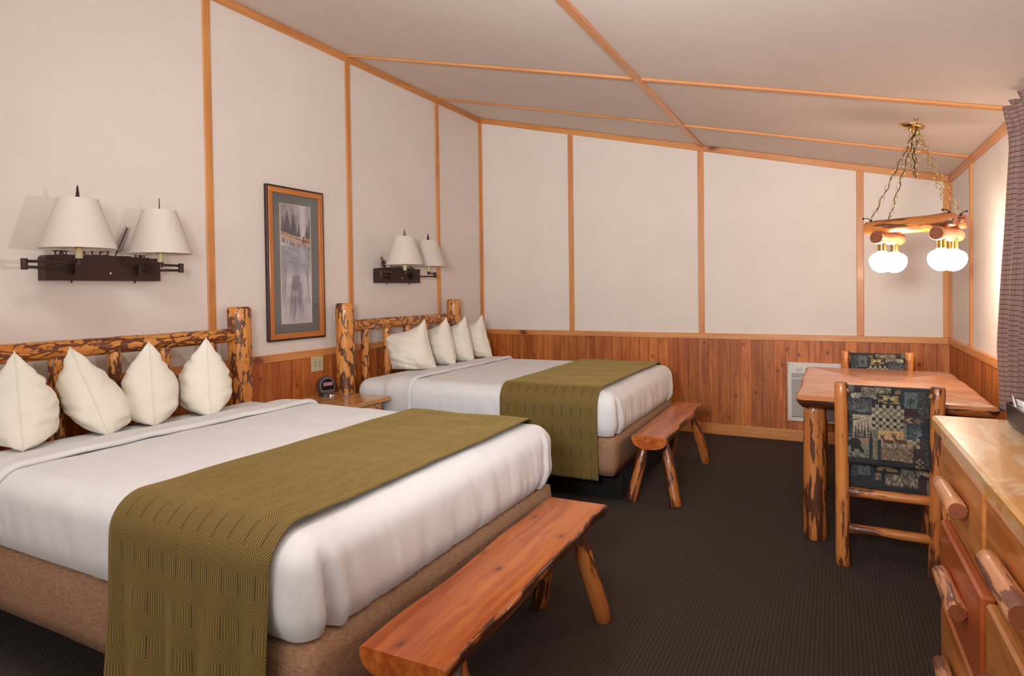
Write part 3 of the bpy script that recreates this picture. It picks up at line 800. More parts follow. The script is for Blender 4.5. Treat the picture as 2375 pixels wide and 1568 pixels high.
# ------------------------------------------------------------------ framed picture
rng = np.random.RandomState(4)
def vnoise(h, w, ch, cw, seed):
    r = np.random.RandomState(seed); g = r.rand(ch + 2, cw + 2)
    y = np.linspace(0, ch, h); x = np.linspace(0, cw, w); yi = y.astype(int); xi = x.astype(int)
    fy = (y - yi)[:, None]; fx = (x - xi)[None]; fy = fy * fy * (3 - 2 * fy); fx = fx * fx * (3 - 2 * fx)
    return (g[yi][:, xi] * (1 - fy) * (1 - fx) + g[yi + 1][:, xi] * fy * (1 - fx) + g[yi][:, xi + 1] * (1 - fy) * fx + g[yi + 1][:, xi + 1] * fy * fx)
def srgb2lin(a): return np.where(a <= 0.04045, a / 12.92, ((a + 0.055) / 1.055) ** 2.4)
def paint():
    h, w = 330, 110
    yy, xx = np.mgrid[0:h, 0:w]; v = yy / h; u = xx / w
    im = np.zeros((h, w, 3)); im[:] = (214, 206, 210)
    n1 = vnoise(h, w, 18, 8, 1); n2 = vnoise(h, w, 60, 22, 2); n3 = vnoise(h, w, 90, 6, 3); n4 = vnoise(h, w, 10, 26, 5)
    def lay(mask, col): im[:] = im * (1 - mask[..., None]) + np.array(col) * mask[..., None]
    S_ = lambda x, a, b: np.clip((x - a) / (b - a), 0, 1)
    fog = (1 - S_(v, 0.22, 0.30)) * (0.55 + 0.45 * n1) * (1 - 0.9 * np.exp(-((u - 0.72 - 0.15 * v) / 0.13) ** 2))
    lay(np.clip(fog * 0.75, 0, 1), (120, 110, 112))
    for (cx, top, bot, wd, dk) in ((0.22, 0.03, 0.25, 0.16, .75), (0.42, 0.06, 0.26, 0.17, .8), (0.08, 0.1, 0.25, 0.14, .6), (0.60, 0.14, 0.265, 0.07, .8), (0.88, 0.15, 0.27, 0.09, .8), (0.97, 0.08, 0.27, 0.1, .6)):
        tt = S_(v, top, bot); hw = wd * tt * (0.55 + 0.45 * np.abs(np.sin(v * 190 + cx * 9))) * (0.7 + 0.6 * n2)
        lay(((np.abs(u - cx) < hw) & (v > top) & (v < bot)) * dk, (74, 66, 72))
    # diagonal bank with rock
    top = 0.245 + 0.075 * u; bot = 0.275 + 0.075 * u + 0.012 * n2
    lay(((v > top - 0.02) & (v < bot)) * 0.9, (196, 164, 142))
    lay(((v > top - 0.012) & (v < top + 0.004) & (n2 > 0.45)) * 0.7, (150, 98, 72))
    lay(((v > bot) & (v < bot + 0.035) & (n4 > 0.35)) * 0.7, (110, 96, 94))
    lay(((v > 0.265) & (v < 0.31) & (u > 0.82)) * 0.7, (152, 96, 72))
    # rider on horseback at the water's edge
    lay(((np.abs(u - 0.77) < 0.07) & (np.abs(v - 0.298) < 0.012)) * 0.9, (128, 84, 64))
    lay(((np.abs(u - 0.76) < 0.03) & (np.abs(v - 0.278) < 0.012)) * 0.9, (104, 70, 60))
    lay(((np.abs(u - 0.76) < 0.045) & (np.abs(v - 0.265) < 0.003)) * 0.9, (84, 60, 54))
    for dx in (-0.05, -0.02, 0.03, 0.055): lay(((np.abs(u - 0.77 - dx) < 0.008) & (v > 0.305) & (v < 0.335)) * 0.9, (80, 66, 66))
    # water
    wat = S_(v, 0.30 + 0.06 * u.mean(), 0.36) * (1 - S_(v, 0.50, 0.62))
    lay(wat * (0.45 + 0.4 * n3), (126, 122, 130)); lay(wat * (n3 > 0.6) * 0.4, (196, 190, 196))
    lay(np.exp(-((u - 0.72) / 0.10) ** 2) * S_(v, 0.33, 0.38) * (1 - S_(v, 0.44, 0.52)) * 0.6, (196, 208, 220))
    # dark reflections trailing down
    spread = 0.13 + 0.28 * S_(v, 0.6, 0.95)
    ref = np.exp(-((u - 0.50 - 0.06 * (n1 - .5)) / spread) ** 2) * S_(v, 0.42, 0.60) * (1 - S_(v, 0.80, 1.02) * 0.7)
    lay(np.clip(ref * (0.25 + 0.9 * vnoise(h, w, 16, 14, 8)), 0, 0.8), (128, 120, 126))
    for cx, sl, t0, t1 in ((0.40, -0.42, 0.60, 0.95), (0.62, 0.34, 0.66, 0.92), (0.45, -0.1, 0.6, 0.99), (0.55, 0.16, 0.6, 0.9), (0.15, -0.12, 0.52, 0.86), (0.85, 0.3, 0.55, 0.84)):
        c = cx + sl * (v - t0) + 0.03 * (n4 - 0.5)
        lay(np.clip(1 - np.abs(u - c) / (0.05 * (1 - S_(v, t0, t1)) + 0.012), 0, 1) * ((v > t0) & (v < t1)) * (0.25 + 0.7 * n2), (110, 102, 108))
    left = np.exp(-((u - 0.06) / 0.10) ** 2) * S_(v, 0.45, 0.55) * (1 - S_(v, 0.75, 0.9)); lay(left * 0.55, (140, 134, 142))
    im += (n2[..., None] - 0.5) * 14
    return srgb2lin(np.clip(im / 255, 0, 1))
def vgrid(name, img, pos, mat, parent, flip=False):
    h, w = img.shape[:2]; V = []; Fc = []
    for j in range(h):
        for i in range(w): V.append(pos(i / (w - 1), j / (h - 1)))
    for j in range(h - 1):
        for i in range(w - 1):
            a = j * w + i; q = (a, a + 1, a + w + 1, a + w); Fc.append(q[::-1] if flip else q)
    me = G().add(V, Fc).mesh(name, mat, True)
    c = me.color_attributes.new('col', 'FLOAT_COLOR', 'POINT')
    c.data.foreach_set('color', np.concatenate([img, np.ones((h, w, 1))], 2).astype('f').ravel())
    return obj(name, me, parent)
pic = thing('framed_picture', 'tall framed watercolour of a rider by a forest river between the beds', 'picture', (0, -2.589, 1.481))
hy, hz = 0.2575, 0.513
def frame_bars(name, o, i, x0, x1, mat):
    for (ya, yb, za, zb, g) in ((-o[0], o[0], i[1], o[1], 'y'), (-o[0], o[0], -o[1], -i[1], 'y'), (-o[0], -i[0], -i[1], i[1], 'z'), (i[0], o[0], -i[1], i[1], 'z')):
        boxobj(name, pic, mat, x0, x1, ya, yb, za, zb, bev=0.002, grain=g, seed=ya * 7 + za)
frame_bars('outer_edge', (hy, hz), (hy - 0.013, hz - 0.013), 0.0, 0.026, DARKFR)
frame_bars('frame_bar', (hy - 0.013, hz - 0.013), (hy - 0.048, hz - 0.048), 0.0, 0.030, MW['frame'])
boxobj('mat_board', pic, MAT_G, 0.004, 0.012, -hy + 0.03, hy - 0.03, -hz + 0.03, hz - 0.03, bev=0.0005)
frame_bars('mat_bevel', (0.140, 0.404), (0.135, 0.399), 0.012, 0.0135, FILLET)
vgrid('print', paint(), lambda u, v: (0.0128, -0.135 + 0.27 * u, 0.399 - 0.798 * v), PRINT, pic)
pg = boxobj('glass', pic, GLASS, 0.018, 0.020, -hy + 0.045, hy - 0.045, -hz + 0.045, hz - 0.045, bev=0.0003)

# ------------------------------------------------------------------ sconces
def make_sconce(yc, label):
    s = thing('wall_sconce', label, 'wall lamp', (0, yc, 1.43), 0, 'double swing-arm sconces over the beds')
    x1 = 0.062
    # back box with a ragged pine-ridge top
    n = 60; top = [(-0.28 + 0.56 * i / n, 0.044 + 0.007 * N3(i * 0.35, 3, 1) + 0.010 * math.sin(math.pi * i / n)) for i in range(n + 1)]
    top[0] = (-0.28, 0.034); top[-1] = (0.28, 0.044)
    V = []; Fc = []
    for y, z in top: V += [(0.001, y, -0.072), (x1, y, -0.072), (x1, y, z), (0.001, y, z)]
    for i in range(n):
        for k in range(4):
            k2 = (k + 1) % 4; Fc.append((i * 4 + k, i * 4 + k2, i * 4 + 4 + k2, i * 4 + 4 + k)[::-1])
    Fc += [(0, 1, 2, 3), (n * 4 + 3, n * 4 + 2, n * 4 + 1, n * 4)]
    G().add(V, Fc).build('back_plate', BRONZE, s, False)
    # cut-metal pine sprigs above the plate
    def sprig(y, z, ang, ln, nn, cones=False):
        g = G(); d = Vector((0, math.sin(ang), math.cos(ang))); p = Vector((0.05, y, z))
        g.add(*tube([p, p + d * ln], 0.0028, 5))
        for k in range(nn):
            t = 0.15 + 0.85 * k / nn
            for sd in (-1, 1):
                a = ang + sd * 0.65; e = Vector((0, math.sin(a), math.cos(a)))
                q = p + d * ln * t; g.add(*tube([q, q + e * (0.035 * (1.15 - t * 0.5))], 0.0012, 4))
        if cones:
            for k in range(6):
                a = k * 1.05; c = p + d * ln * 0.35 + Vector((0, math.cos(a), math.sin(a))) * 0.022
                g.add(*tube([c + Vector((0, 0.014 * math.cos(b), 0.012 * math.sin(b))) for b in [i * math.pi / 4 for i in range(8)]], 0.003, 5, True))
        g.build('pine_sprig', BRONZE, s)
    sprig(-0.19, 0.045, -0.5, 0.10, 9, True); sprig(-0.095, 0.05, -0.5, 0.045, 5); sprig(-0.06, 0.05, -0.2, 0.06, 6); sprig(-0.03, 0.05, 0.35, 0.06, 6); sprig(0.01, 0.05, 0.1, 0.06, 6)
    sprig(0.045, 0.045, 0.42, 0.17, 13); sprig(0.19, 0.05, -0.5, 0.08, 7, True)
    for y in (-0.15, 0.16): G().add(*lathe([(0.004, -0.083), (0.004, -0.071)], 8, (0.03, y, 0))).build('set_screw', BRONZE, s)
    G().add(*lathe([(0.007, x1), (0.007, x1 + 0.006), (0.003, x1 + 0.012)], 12, (0, 0.01, -0.035), 'x')).build('switch_knob', CHROME, s, True, 40)
    for side, bk, el, so in ((-1, (0.085, -0.155), (0.20, -0.43), (0.30, -0.262)), (1, (0.085, 0.155), (0.205, 0.30), (0.225, 0.172))):
        zl, zu = -0.018, 0.0
        boxobj('bracket', s, BRONZE, 0.062, 0.095, bk[1] - 0.011, bk[1] + 0.011, -0.045, 0.010, bev=0.002)
        G().add(*tube([(bk[0], bk[1], zl), (el[0], el[1], zl)], 0.0062, 8)).build('lower_arm', BRONZE, s)
        G().add(*tube([(el[0], el[1], zu + 0.006), (so[0], so[1], zu + 0.006)], 0.0062, 8)).build('upper_arm', BRONZE, s)
        G().add(*lathe([(0.012, -0.030), (0.013, -0.026), (0.013, 0.014), (0.012, 0.018)], 12, (el[0], el[1], 0))).build('elbow', BRONZE, s, True, 40)
        c = (so[0], so[1], 0)
        G().add(*lathe([(0.011, -0.006), (0.011, 0.014), (0.016, 0.016), (0.016, 0.020)], 14, c)).build('socket_cup', BRONZE, s, True, 40)
        G().add(*lathe([(0.0145, 0.020), (0.0145, 0.062)], 16, c)).build('candle_sleeve', IVORY, s, True, 40)
        G().add(*lathe([(0.017, 0.062), (0.017, 0.066), (0.012, 0.070), (0.012, 0.10)], 14, c)).build('socket', BRASS, s, True, 40)
        G().add(*lathe([(0.012, 0.10), (0.014, 0.112), (0.029, 0.15), (0.029, 0.165), (0.018, 0.19), (0.001, 0.196)], 18, c)).build('light_bulb', plain_bulb, s)
        zb, zt, rb, rt = 0.062, 0.282, 0.148, 0.079
        prof = [(rb, zb), (rb, zb + 0.006), (rt, zt - 0.005), (rt, zt), (rt - 0.003, zt), (rb - 0.004, zb + 0.004), (rb - 0.003, zb)]
        G().add(*lathe(prof, 40, c, cap=False)).build('lamp_shade', SHADE, s, True, 40)
        # harp and finial
        G().add(*tube([(c[0], c[1] + 0.03 * math.sin(a), 0.075 + 0.105 * (1 - math.cos(a))) for a in [math.pi * k / 12 for k in range(13)]], 0.002, 6)).build('harp', BRASS, s)
        for a in (0.5, 0.5 + 2 * math.pi / 3, 0.5 + 4 * math.pi / 3):
            G().add(*tube([(c[0], c[1], zt - 0.012), (c[0] + rt * 0.98 * math.cos(a), c[1] + rt * 0.98 * math.sin(a), zt - 0.006)], 0.0016, 5)).build('shade_spoke', BRASS, s)
        g = G(); e = 0.004                                   # flat cut-out tree finial, turned with its shade
        ang = -0.45 if side < 0 else -0.92
        if yc > -2.5: ang = 0.96 if side < 0 else 0.7
        pts = [(0.003, 0), (0.003, 0.008), (0.013, 0.008), (0.008, 0.018), (0.011, 0.019), (0.006, 0.030), (0.009, 0.031), (0.004, 0.043), (0.006, 0.044), (0.0, 0.064)]
        poly = pts + [(-p[0], p[1]) for p in pts[-2::-1]]
        m = len(poly); d = Vector((math.sin(ang), math.cos(ang), 0)); nn = Vector((d.y, -d.x, 0))
        Vv = [Vector((c[0], c[1], zt - 0.012)) + d * p[0] * 1.15 + nn * q + Vector((0, 0, p[1] * 1.15)) for q in (-e / 2, e / 2) for p in poly]
        Ff = [(k, (k + 1) % m, (k + 1) % m + m, k + m) for k in range(m)]
        half = len(pts)
        for k in range(half - 1):
            for o_ in (0, m):
                Ff.append((o_ + k, o_ + k + 1, o_ + m - 2 - k if k < half - 2 else o_ + half, o_ + m - 1 - k) if k < half - 2 else (o_ + k, o_ + k + 1, o_ + m - 1 - k))
        g.add(Vv, Ff).build('tree_finial', BRONZE, s, False)
    return s
plain_bulb = plain('unlit_bulb_glass', lin(232, 226, 214), 0.3)
make_sconce(-3.890, 'bronze double swing-arm sconce with two white shades over the nearer bed')
make_sconce(-1.480, 'bronze double swing-arm sconce with two white shades over the farther bed')

# ------------------------------------------------------------------ wall heater
ht = thing('wall_heater', 'white louvred wall heater low on the back wall behind the table', 'heater', (3.115, -PD, 0.415))
hw_, hh_ = 0.20, 0.243
for (a, b2, c, d) in ((-hw_, hw_, 0.15, hh_), (-hw_, hw_, -hh_, -0.21), (-hw_, -0.168, -0.21, 0.15), (0.168, hw_, -0.21, 0.15)):
    boxobj('front_panel', ht, HEATW, a, b2, -0.022, -0.001, c, d, bev=0.003)
boxobj('core', ht, HEATD, -0.168, 0.168, -0.008, -0.001, -0.21, 0.15, bev=0.001)
g = G()
for k in range(30):
    z = -0.204 + k * 0.0118
    if k == 26: continue
    v = [(-0.168, -0.018, z), (0.168, -0.018, z), (0.168, -0.009, z + 0.006), (-0.168, -0.009, z + 0.006), (-0.168, -0.019, z + 0.002), (0.168, -0.019, z + 0.002), (0.168, -0.009, z + 0.008), (-0.168, -0.009, z + 0.008)]
    g.add(v, [(0, 3, 2, 1), (4, 5, 6, 7), (0, 1, 5, 4), (2, 3, 7, 6)])
lo = g.build('louvre_grille', HEATW, ht, False); lo['kind'] = 'stuff'
boxobj('deflector_bar', ht, HEATW, -0.166, 0.166, -0.024, -0.012, 0.103, 0.113, bev=0.001)
G().add(*lathe([(0.022, -0.022), (0.022, -0.027), (0.014, -0.030), (0.014, -0.043), (0.011, -0.046), (0.006, -0.044), (0.001, -0.044)][::-1], 22, (-0.115, 0, 0.193), 'y')).build('thermostat_knob', HEATW, ht, True, 40)
for x in (-0.185, 0.185):
    for z in (0.225, -0.228): G().add(*lathe([(0.001, -0.0255), (0.004, -0.0245), (0.004, -0.0218)], 8, (x, 0, z), 'y')).build('screw', HEATD, ht)

# ------------------------------------------------------------------ dining table
tb = thing('dining_table', 'rectangular log table with worn varnished pine top and bark edges', 'table', (3.49, -1.735, 0))
tx, ty, tz0, tz1 = 0.405, 0.645, 0.688, 0.75
def slab_top():
    prof = [(-0.020, tz1), (-0.009, tz1 - 0.005), (0.0, tz1 - 0.018), (-0.004, tz1 - 0.034), (-0.016, tz1 - 0.048), (-0.034, tz0 + 0.004), (-0.05, tz0)]
    per = []; N = 36
    for i in range(N): per.append((-tx + 2 * tx * i / N, -ty, 0, -1))
    for i in range(N): per.append((tx, -ty + 2 * ty * i / N, 1, 0))
    for i in range(N): per.append((tx - 2 * tx * i / N, ty, 0, 1))
    for i in range(N): per.append((-tx, ty - 2 * ty * i / N, -1, 0))
    V = []; L = []; Fc = []; mi = []; m = len(per)
    for pi, (o, z) in enumerate(prof):
        for (x, y, nx, ny) in per:
            w = 0.010 * N3(x * 6, y * 6, pi * 0.25) - 0.003
            sx = max(-tx + 0.03, min(tx - 0.03, x)); sy = max(-ty + 0.03, min(ty - 0.03, y))
            dv = Vector((x - sx, y - sy)); 
            if dv.length > 1e-6: dv.normalize()
            if nx: dv = Vector((nx, dv.y * 0.6)).normalized() if abs(y) > ty - 0.03 else Vector((nx, 0))
            elif ny: dv = Vector((dv.x * 0.6, ny)).normalized() if abs(x) > tx - 0.03 else Vector((0, ny))
            px, py = sx + dv.x * (0.03 + o + w), sy + dv.y * (0.03 + o + w)
            V.append((px, py, z)); L.append((py, z, px) if pi > 0 or True else 0)
    for pi in range(len(prof) - 1):
        for k in range(m):
            k2 = (k + 1) % m; Fc.append((pi * m + k, (pi + 1) * m + k, (pi + 1) * m + k2, pi * m + k2)); mi.append(0 if pi < 2 else 1)
    b = (len(prof) - 1) * m; c0 = len(V); V += [(0, 0, tz1), (0, 0, tz0)]; L += [(0, tz1, 0), (0, tz0, 0)]
    for k in range(m): Fc.append((k, (k + 1) % m, c0)); mi.append(0); Fc.append((b + (k + 1) % m, b + k, c0 + 1)); mi.append(1)
    G().add(V, Fc, L, mi).build('tabletop', [MW['table'], MW['bark_edge']], tb, True, 45)
slab_top()
for sx in (-1, 1):
    for sy in (-1, 1):
        logobj('leg', tb, MW['log3'], (sx * 0.322, sy * 0.455, 0), (sx * 0.322, sy * 0.455, tz0 + 0.001), 0.055, 0.052, seed=4 + sx + 3 * sy, n=18, bmp=0.035)
    boxobj('apron', tb, MW['apron'], sx * 0.322 - 0.015, sx * 0.322 + 0.015, -0.40, 0.40, 0.60, 0.675, grain='y')
for sy in (-1, 1): boxobj('apron', tb, MW['apron'], -0.27, 0.27, sy * 0.455 - 0.015, sy * 0.455 + 0.015, 0.60, 0.675, grain='x')

# ------------------------------------------------------------------ chairs
def tapestry():
    k = 4; w, h = 232, 240; im = np.zeros((h, w, 3)); im[:] = (44, 42, 44)
    yy, xx = np.mgrid[0:h, 0:w]; X = xx * k + 110; Yc = yy * k + 85
    NZ = vnoise(h, w, 80, 80, 11); NZ2 = vnoise(h, w, 30, 30, 12)
    def rect(x0, y0, x1, y1, c, var=0.0):
        m = (X >= x0) & (X < x1) & (Yc >= y0) & (Yc < y1); im[m] = np.array(c) * (1 + var * (NZ[m][:, None] - 0.5) * 2); return m
    def poly(pts, c):
        m = np.zeros_like(X, bool); j = len(pts) - 1
        for i in range(len(pts)):
            (xi, yi), (xj, yj) = pts[i], pts[j]
            cr = ((yi > Yc) != (yj > Yc)) & (X < (xj - xi) * (Yc - yi) / (yj - yi + 1e-9) + xi); m ^= cr; j = i
        im[m] = c
    def line(x0, y0, x1, y1, wd, c):
        dx, dy = x1 - x0, y1 - y0; L = math.hypot(dx, dy) + 1e-9
        t = np.clip(((X - x0) * dx + (Yc - y0) * dy) / L ** 2, 0, 1); d = np.hypot(X - x0 - t * dx, Yc - y0 - t * dy); im[d < wd] = c
    tan, grey, navy, plum, sage, blk, lt = (150, 120, 88), (112, 110, 100), (44, 54, 60), (58, 34, 38), (96, 100, 92), (32, 30, 32), (160, 148, 124)
    rect(110, 85, 180, 150, sage, .1); rect(180, 85, 265, 150, plum); rect(265, 95, 600, 160, (116, 104, 88), .5)
    rect(145, 170, 250, 235, lt, .3); rect(250, 160, 445, 235, (118, 112, 98), .35); rect(250, 215, 395, 240, navy)
    rect(600, 100, 640, 180, blk); rect(640, 110, 705, 180, (130, 112, 86), .3); rect(705, 100, 745, 320, navy)
    rect(440, 160, 710, 300, blk); rect(460, 175, 705, 285, (138, 122, 84)); 
    m = (X > 460) & (X < 705) & (Yc > 175) & (Yc < 285) & (NZ2 > 0.52); im[m] = (52, 46, 42); rect(515, 195, 560, 240, (178, 158, 112)); rect(598, 200, 642, 245, (178, 158, 112))
    rect(750, 130, 890, 325, (92, 100, 100), .12); rect(750, 325, 885, 415, plum, .1); rect(890, 120, 1040, 425, (62, 62, 62), .5)
    line(822, 195, 812, 318, 5, (40, 38, 38))
    for yb in (215, 235, 255): line(785, yb + 10, 860, yb - 4, 5, (46, 44, 44))
    rect(110, 235, 390, 420, (60, 62, 66), .5)
    for i in range(16):
        a = math.pi * (0.05 + 0.9 * i / 15); line(280, 400, 280 + 170 * math.cos(a), 400 - 165 * math.sin(a), 4, (120, 114, 102) if i % 2 else (84, 84, 84))
    line(160, 360, 300, 395, 10, (104, 108, 108)); line(170, 380, 290, 350, 6, (70, 74, 80))
    # checks
    for r in range(8):
        for c in range(9):
            x0, y0 = 388 + c * 40, 300 + r * 39; on = (r + c) % 2
            dk = r in (0, 4, 6); rect(x0, y0, x0 + 40, y0 + 39, (lt if on else ((40, 36, 36) if dk else (110, 98, 78))), .12)
    rect(745, 420, 960, 505, (70, 58, 50), .2); poly([(760, 462), (815, 430), (850, 430), (800, 462), (850, 496), (815, 496)], (158, 134, 100)); poly([(850, 462), (900, 432), (950, 462), (900, 496)], (112, 92, 70))
    rect(740, 505, 780, 690, grey, .1); rect(780, 505, 1040, 665, (36, 44, 52), .2)
    for i in range(13):
        a = math.pi * (0.55 + 0.62 * i / 12); line(945, 630, 945 + 190 * math.cos(a), 630 - 140 * math.sin(a), 3, (104, 110, 108))
    # pines on pale sky
    rect(110, 425, 165, 700, (50, 52, 54), .6); rect(165, 430, 385, 720, (166, 152, 128), .08); rect(165, 470, 385, 474, (130, 110, 90)); line(170, 500, 255, 478, 6, (60, 58, 58))
    for cx, top in ((195, 540), (228, 530), (265, 505), (300, 560), (340, 500), (372, 590)):
        for q in range(7):
            y0 = top + q * (715 - top) / 7.0; hw = 5 + q * 4.2; poly([(cx, y0 - 8), (cx + hw, y0 + 22), (cx - hw, y0 + 22)], (58, 48, 48))
        line(cx, top, cx, 715, 3, (44, 38, 38))
    rect(385, 600, 455, 710, (104, 104, 92), .12)
    # deer panel
    rect(455, 600, 740, 710, (184, 146, 100), .05); rect(740, 690, 840, 760, (160, 140, 112), .08); rect(490, 710, 840, 860, (150, 132, 108), .25); rect(490, 800, 840, 880, (112, 92, 74), .3)
    for ox, sc, bc in ((0, 1.0, (74, 62, 52)), (130, 1.12, (84, 62, 48))):
        def P(x, y): return (490 + ox + (x - 490) * sc, 800 + (y - 800) * sc)
        poly([P(515, 712), P(560, 708), P(625, 712), P(640, 735), P(632, 752), P(560, 755), P(525, 745)], bc)
        poly([P(515, 745), P(498, 690), P(515, 680), P(540, 715)], bc); poly([P(478, 688), P(490, 664), P(520, 668), P(520, 690), P(496, 698)], bc)
        line(*P(490, 670), *P(474, 654), 5, bc); line(*P(515, 668), *P(535, 652), 5, bc)
        for lx in (528, 546, 612, 628): line(*P(lx, 745), *P(lx + 3, 798), 4.5, bc)
    line(660, 690, 640, 640, 4, (84, 62, 48)); line(690, 690, 715, 645, 4, (84, 62, 48))
    rect(840, 665, 920, 790, (64, 58, 52), .3)
    for r in range(3):
        for c in range(2): rect(845 + c * 36 + (r % 2) * 0, 668 + r * 40, 845 + c * 36 + 34, 668 + r * 40 + 38, lt if (r + c) % 2 else (84, 72, 58))
    rect(920, 665, 1040, 1030, (52, 50, 50), .5); rect(840, 790, 925, 885, plum)
    # bear panel
    rect(110, 715, 355, 900, (118, 114, 102), .1); rect(265, 715, 355, 780, (140, 110, 84)); 
    poly([(110, 760), (150, 720), (215, 722), (258, 760), (262, 810), (300, 870), (285, 890), (258, 885), (232, 845), (190, 850), (180, 885), (150, 880), (150, 840), (130, 815), (110, 820)], (38, 34, 34))
    rect(110, 900, 355, 945, (104, 98, 88), .6); rect(355, 710, 395, 955, (40, 46, 54)); rect(395, 715, 452, 945, (150, 134, 104)); rect(452, 710, 488, 955, (40, 46, 54))
    for yb in range(735, 940, 27): line(396, yb + 12, 423, yb - 8, 5, (70, 60, 50)); line(423, yb - 8, 450, yb + 12, 5, (70, 60, 50))
    rect(488, 880, 838, 950, (120, 104, 80)); 
    for i in range(4): poly([(488 + i * 92, 938), (534 + i * 92, 888), (580 + i * 92, 938)], (92, 72, 56)); poly([(505 + i * 92, 938), (534 + i * 92, 906), (563 + i * 92, 938)], (150, 128, 92))
    rect(440, 945, 735, 1005, (30, 34, 40)); rect(865, 890, 960, 1030, (46, 40, 40))
    for r in range(5):
        for c in range(3): 
            if (r + c) % 2: rect(870 + c * 30, 895 + r * 27, 896 + c * 30, 918 + r * 27, (132, 112, 90))
    im *= (0.86 + 0.28 * NZ[..., None])
    return srgb2lin(np.clip(im * 1.0 / 255, 0, 1))
TAP = tapestry()
def fabric_slab(name, parent, cx, hx, y0f, z0f, n_wrap, img, flat):
    """closed soft slab: grid wrapped round its edge; front and back carry the same print"""
    h, w = img.shape[:2]; V = []; Fc = []; C = []
    for side in (0, 1):
        b = len(V)
        for j in range(0, h, 2):
            for i in range(0, w, 2):
                u, v = i / (w - 2), j / (h - 2); V.append(flat(min(u, 1), min(v, 1), side)); C.append(img[j, i if side == 0 else i])
        hh, ww = len(range(0, h, 2)), len(range(0, w, 2))
        for j in range(hh - 1):
            for i in range(ww - 1):
                q = (b + j * ww + i, b + j * ww + i + 1, b + (j + 1) * ww + i + 1, b + (j + 1) * ww + i); Fc.append(q if side == 0 else q[::-1])
    n1 = hh * ww
    ring = list(range(ww)) + [j * ww + ww - 1 for j in range(1, hh)] + [(hh - 1) * ww + i for i in range(ww - 2, -1, -1)] + [j * ww for j in range(hh - 2, 0, -1)]
    for k in range(len(ring)):
        a, b2 = ring[k], ring[(k + 1) % len(ring)]; Fc.append((a, a + n1, b2 + n1, b2))
    me = G().add(V, Fc).mesh(name, TAPESTRY, True)
    c = me.color_attributes.new('col', 'FLOAT_COLOR', 'POINT'); C = np.array(C); c.data.foreach_set('color', np.concatenate([C, np.ones((len(C), 1))], 1).astype('f').ravel())
    return obj(name, me, parent)
def make_chair(loc, rz, label):
    c = thing('dining_chair', label, 'chair', loc, rz, 'log chairs with lodge tapestry at the table')
    # local: rear posts at y=0, seat towards +y
    px = 0.183
    for s in (-1, 1):
        logobj('back_post', c, MW['log2'], (s * (px - 0.006), 0, 0), (s * px, -0.012, 0.845), 0.03, 0.028, seed=s * 3.0 + 1, n=14, bmp=0.05, ch=0.008)
        logobj('front_leg', c, MW['log2'], (s * px, 0.40, 0), (s * px, 0.40, 0.40), 0.027, 0.027, seed=s * 2.0 + 8, n=14)
        logobj('side_stretcher', c, MW['log2'], (s * px, 0.02, 0.22), (s * px, 0.38, 0.22), 0.02, 0.02, seed=s + 12, n=10, bmp=0.08)
        logobj('side_rail', c, MW['log2'], (s * px, 0.02, 0.335), (s * px, 0.38, 0.335), 0.022, 0.022, seed=s + 15, n=10, bmp=0.08)
    logobj('rear_stretcher', c, MW['log2'], (-px + 0.02, 0, 0.178), (px - 0.02, 0, 0.178), 0.021, 0.021, seed=21, n=12, bmp=0.1)
    logobj('rear_rail', c, MW['log2'], (-px + 0.02, 0, 0.345), (px - 0.02, 0, 0.345), 0.022, 0.022, seed=24, n=12, bmp=0.1)
    logobj('front_stretcher', c, MW['log2'], (-px + 0.02, 0.40, 0.30), (px - 0.02, 0.40, 0.30), 0.022, 0.022, seed=27, n=12, bmp=0.1)
    logobj('top_rail', c, MW['log2'], (-px + 0.01, -0.012, 0.805), (px - 0.01, -0.012, 0.805), 0.018, 0.018, seed=30, n=12)
    logobj('lower_back_rail', c, MW['log2'], (-px + 0.01, -0.004, 0.500), (px - 0.01, -0.004, 0.500), 0.018, 0.018, seed=33, n=12)
    hx = 0.155
    def back(u, v, side):
        z = 0.834 - 0.356 * v; x = (-hx + 2 * hx * u) * (1 + 0.01 * math.sin(v * 9)); 
        e = min(1.0, min(v, 1 - v) * 26) ** 0.5; ex = min(1.0, min(u, 1 - u) * 30) ** 0.5
        th = (0.006 + 0.022 * e) * (0.8 + 0.2 * ex) - 0.010 * math.sin(math.pi * v)
        return (x, -0.008 - th + 0.010 * math.sin(math.pi * v) if side == 0 else -0.008 + th + 0.010 * math.sin(math.pi * v), z)
    fabric_slab('back_cushion', c, 0, hx, 0, 0, 0, TAP, back)
    def seat(u, v, side):
        x = -0.172 + 0.344 * u; y = 0.03 + 0.40 * (1 - v)
        e = min(1.0, min(v, 1 - v) * 9) ** 0.5 * min(1.0, min(u, 1 - u) * 9) ** 0.5
        zc = 0.412; th = 0.014 + 0.032 * e
        if v > 0.86: zc -= 0.9 * (v - 0.86) * 0.35
        return (x, y, zc + th if side == 0 else zc - th * 0.9)
    fabric_slab('seat_cushion', c, 0, hx, 0, 0, 0, TAP[::-1, ::-1].copy(), seat)
    return c
ch1 = make_chair((3.468, -2.50, 0), math.radians(-1.0), 'log chair with patchwork tapestry back turned to the viewer, near side of table')
ch2 = copy_tree(ch1); ch2.location = (3.51, -0.93, 0); ch2.rotation_euler = (0, 0, math.radians(181))
ch2['label'] = 'log chair at the far side of the table, only its back showing above the tabletop'

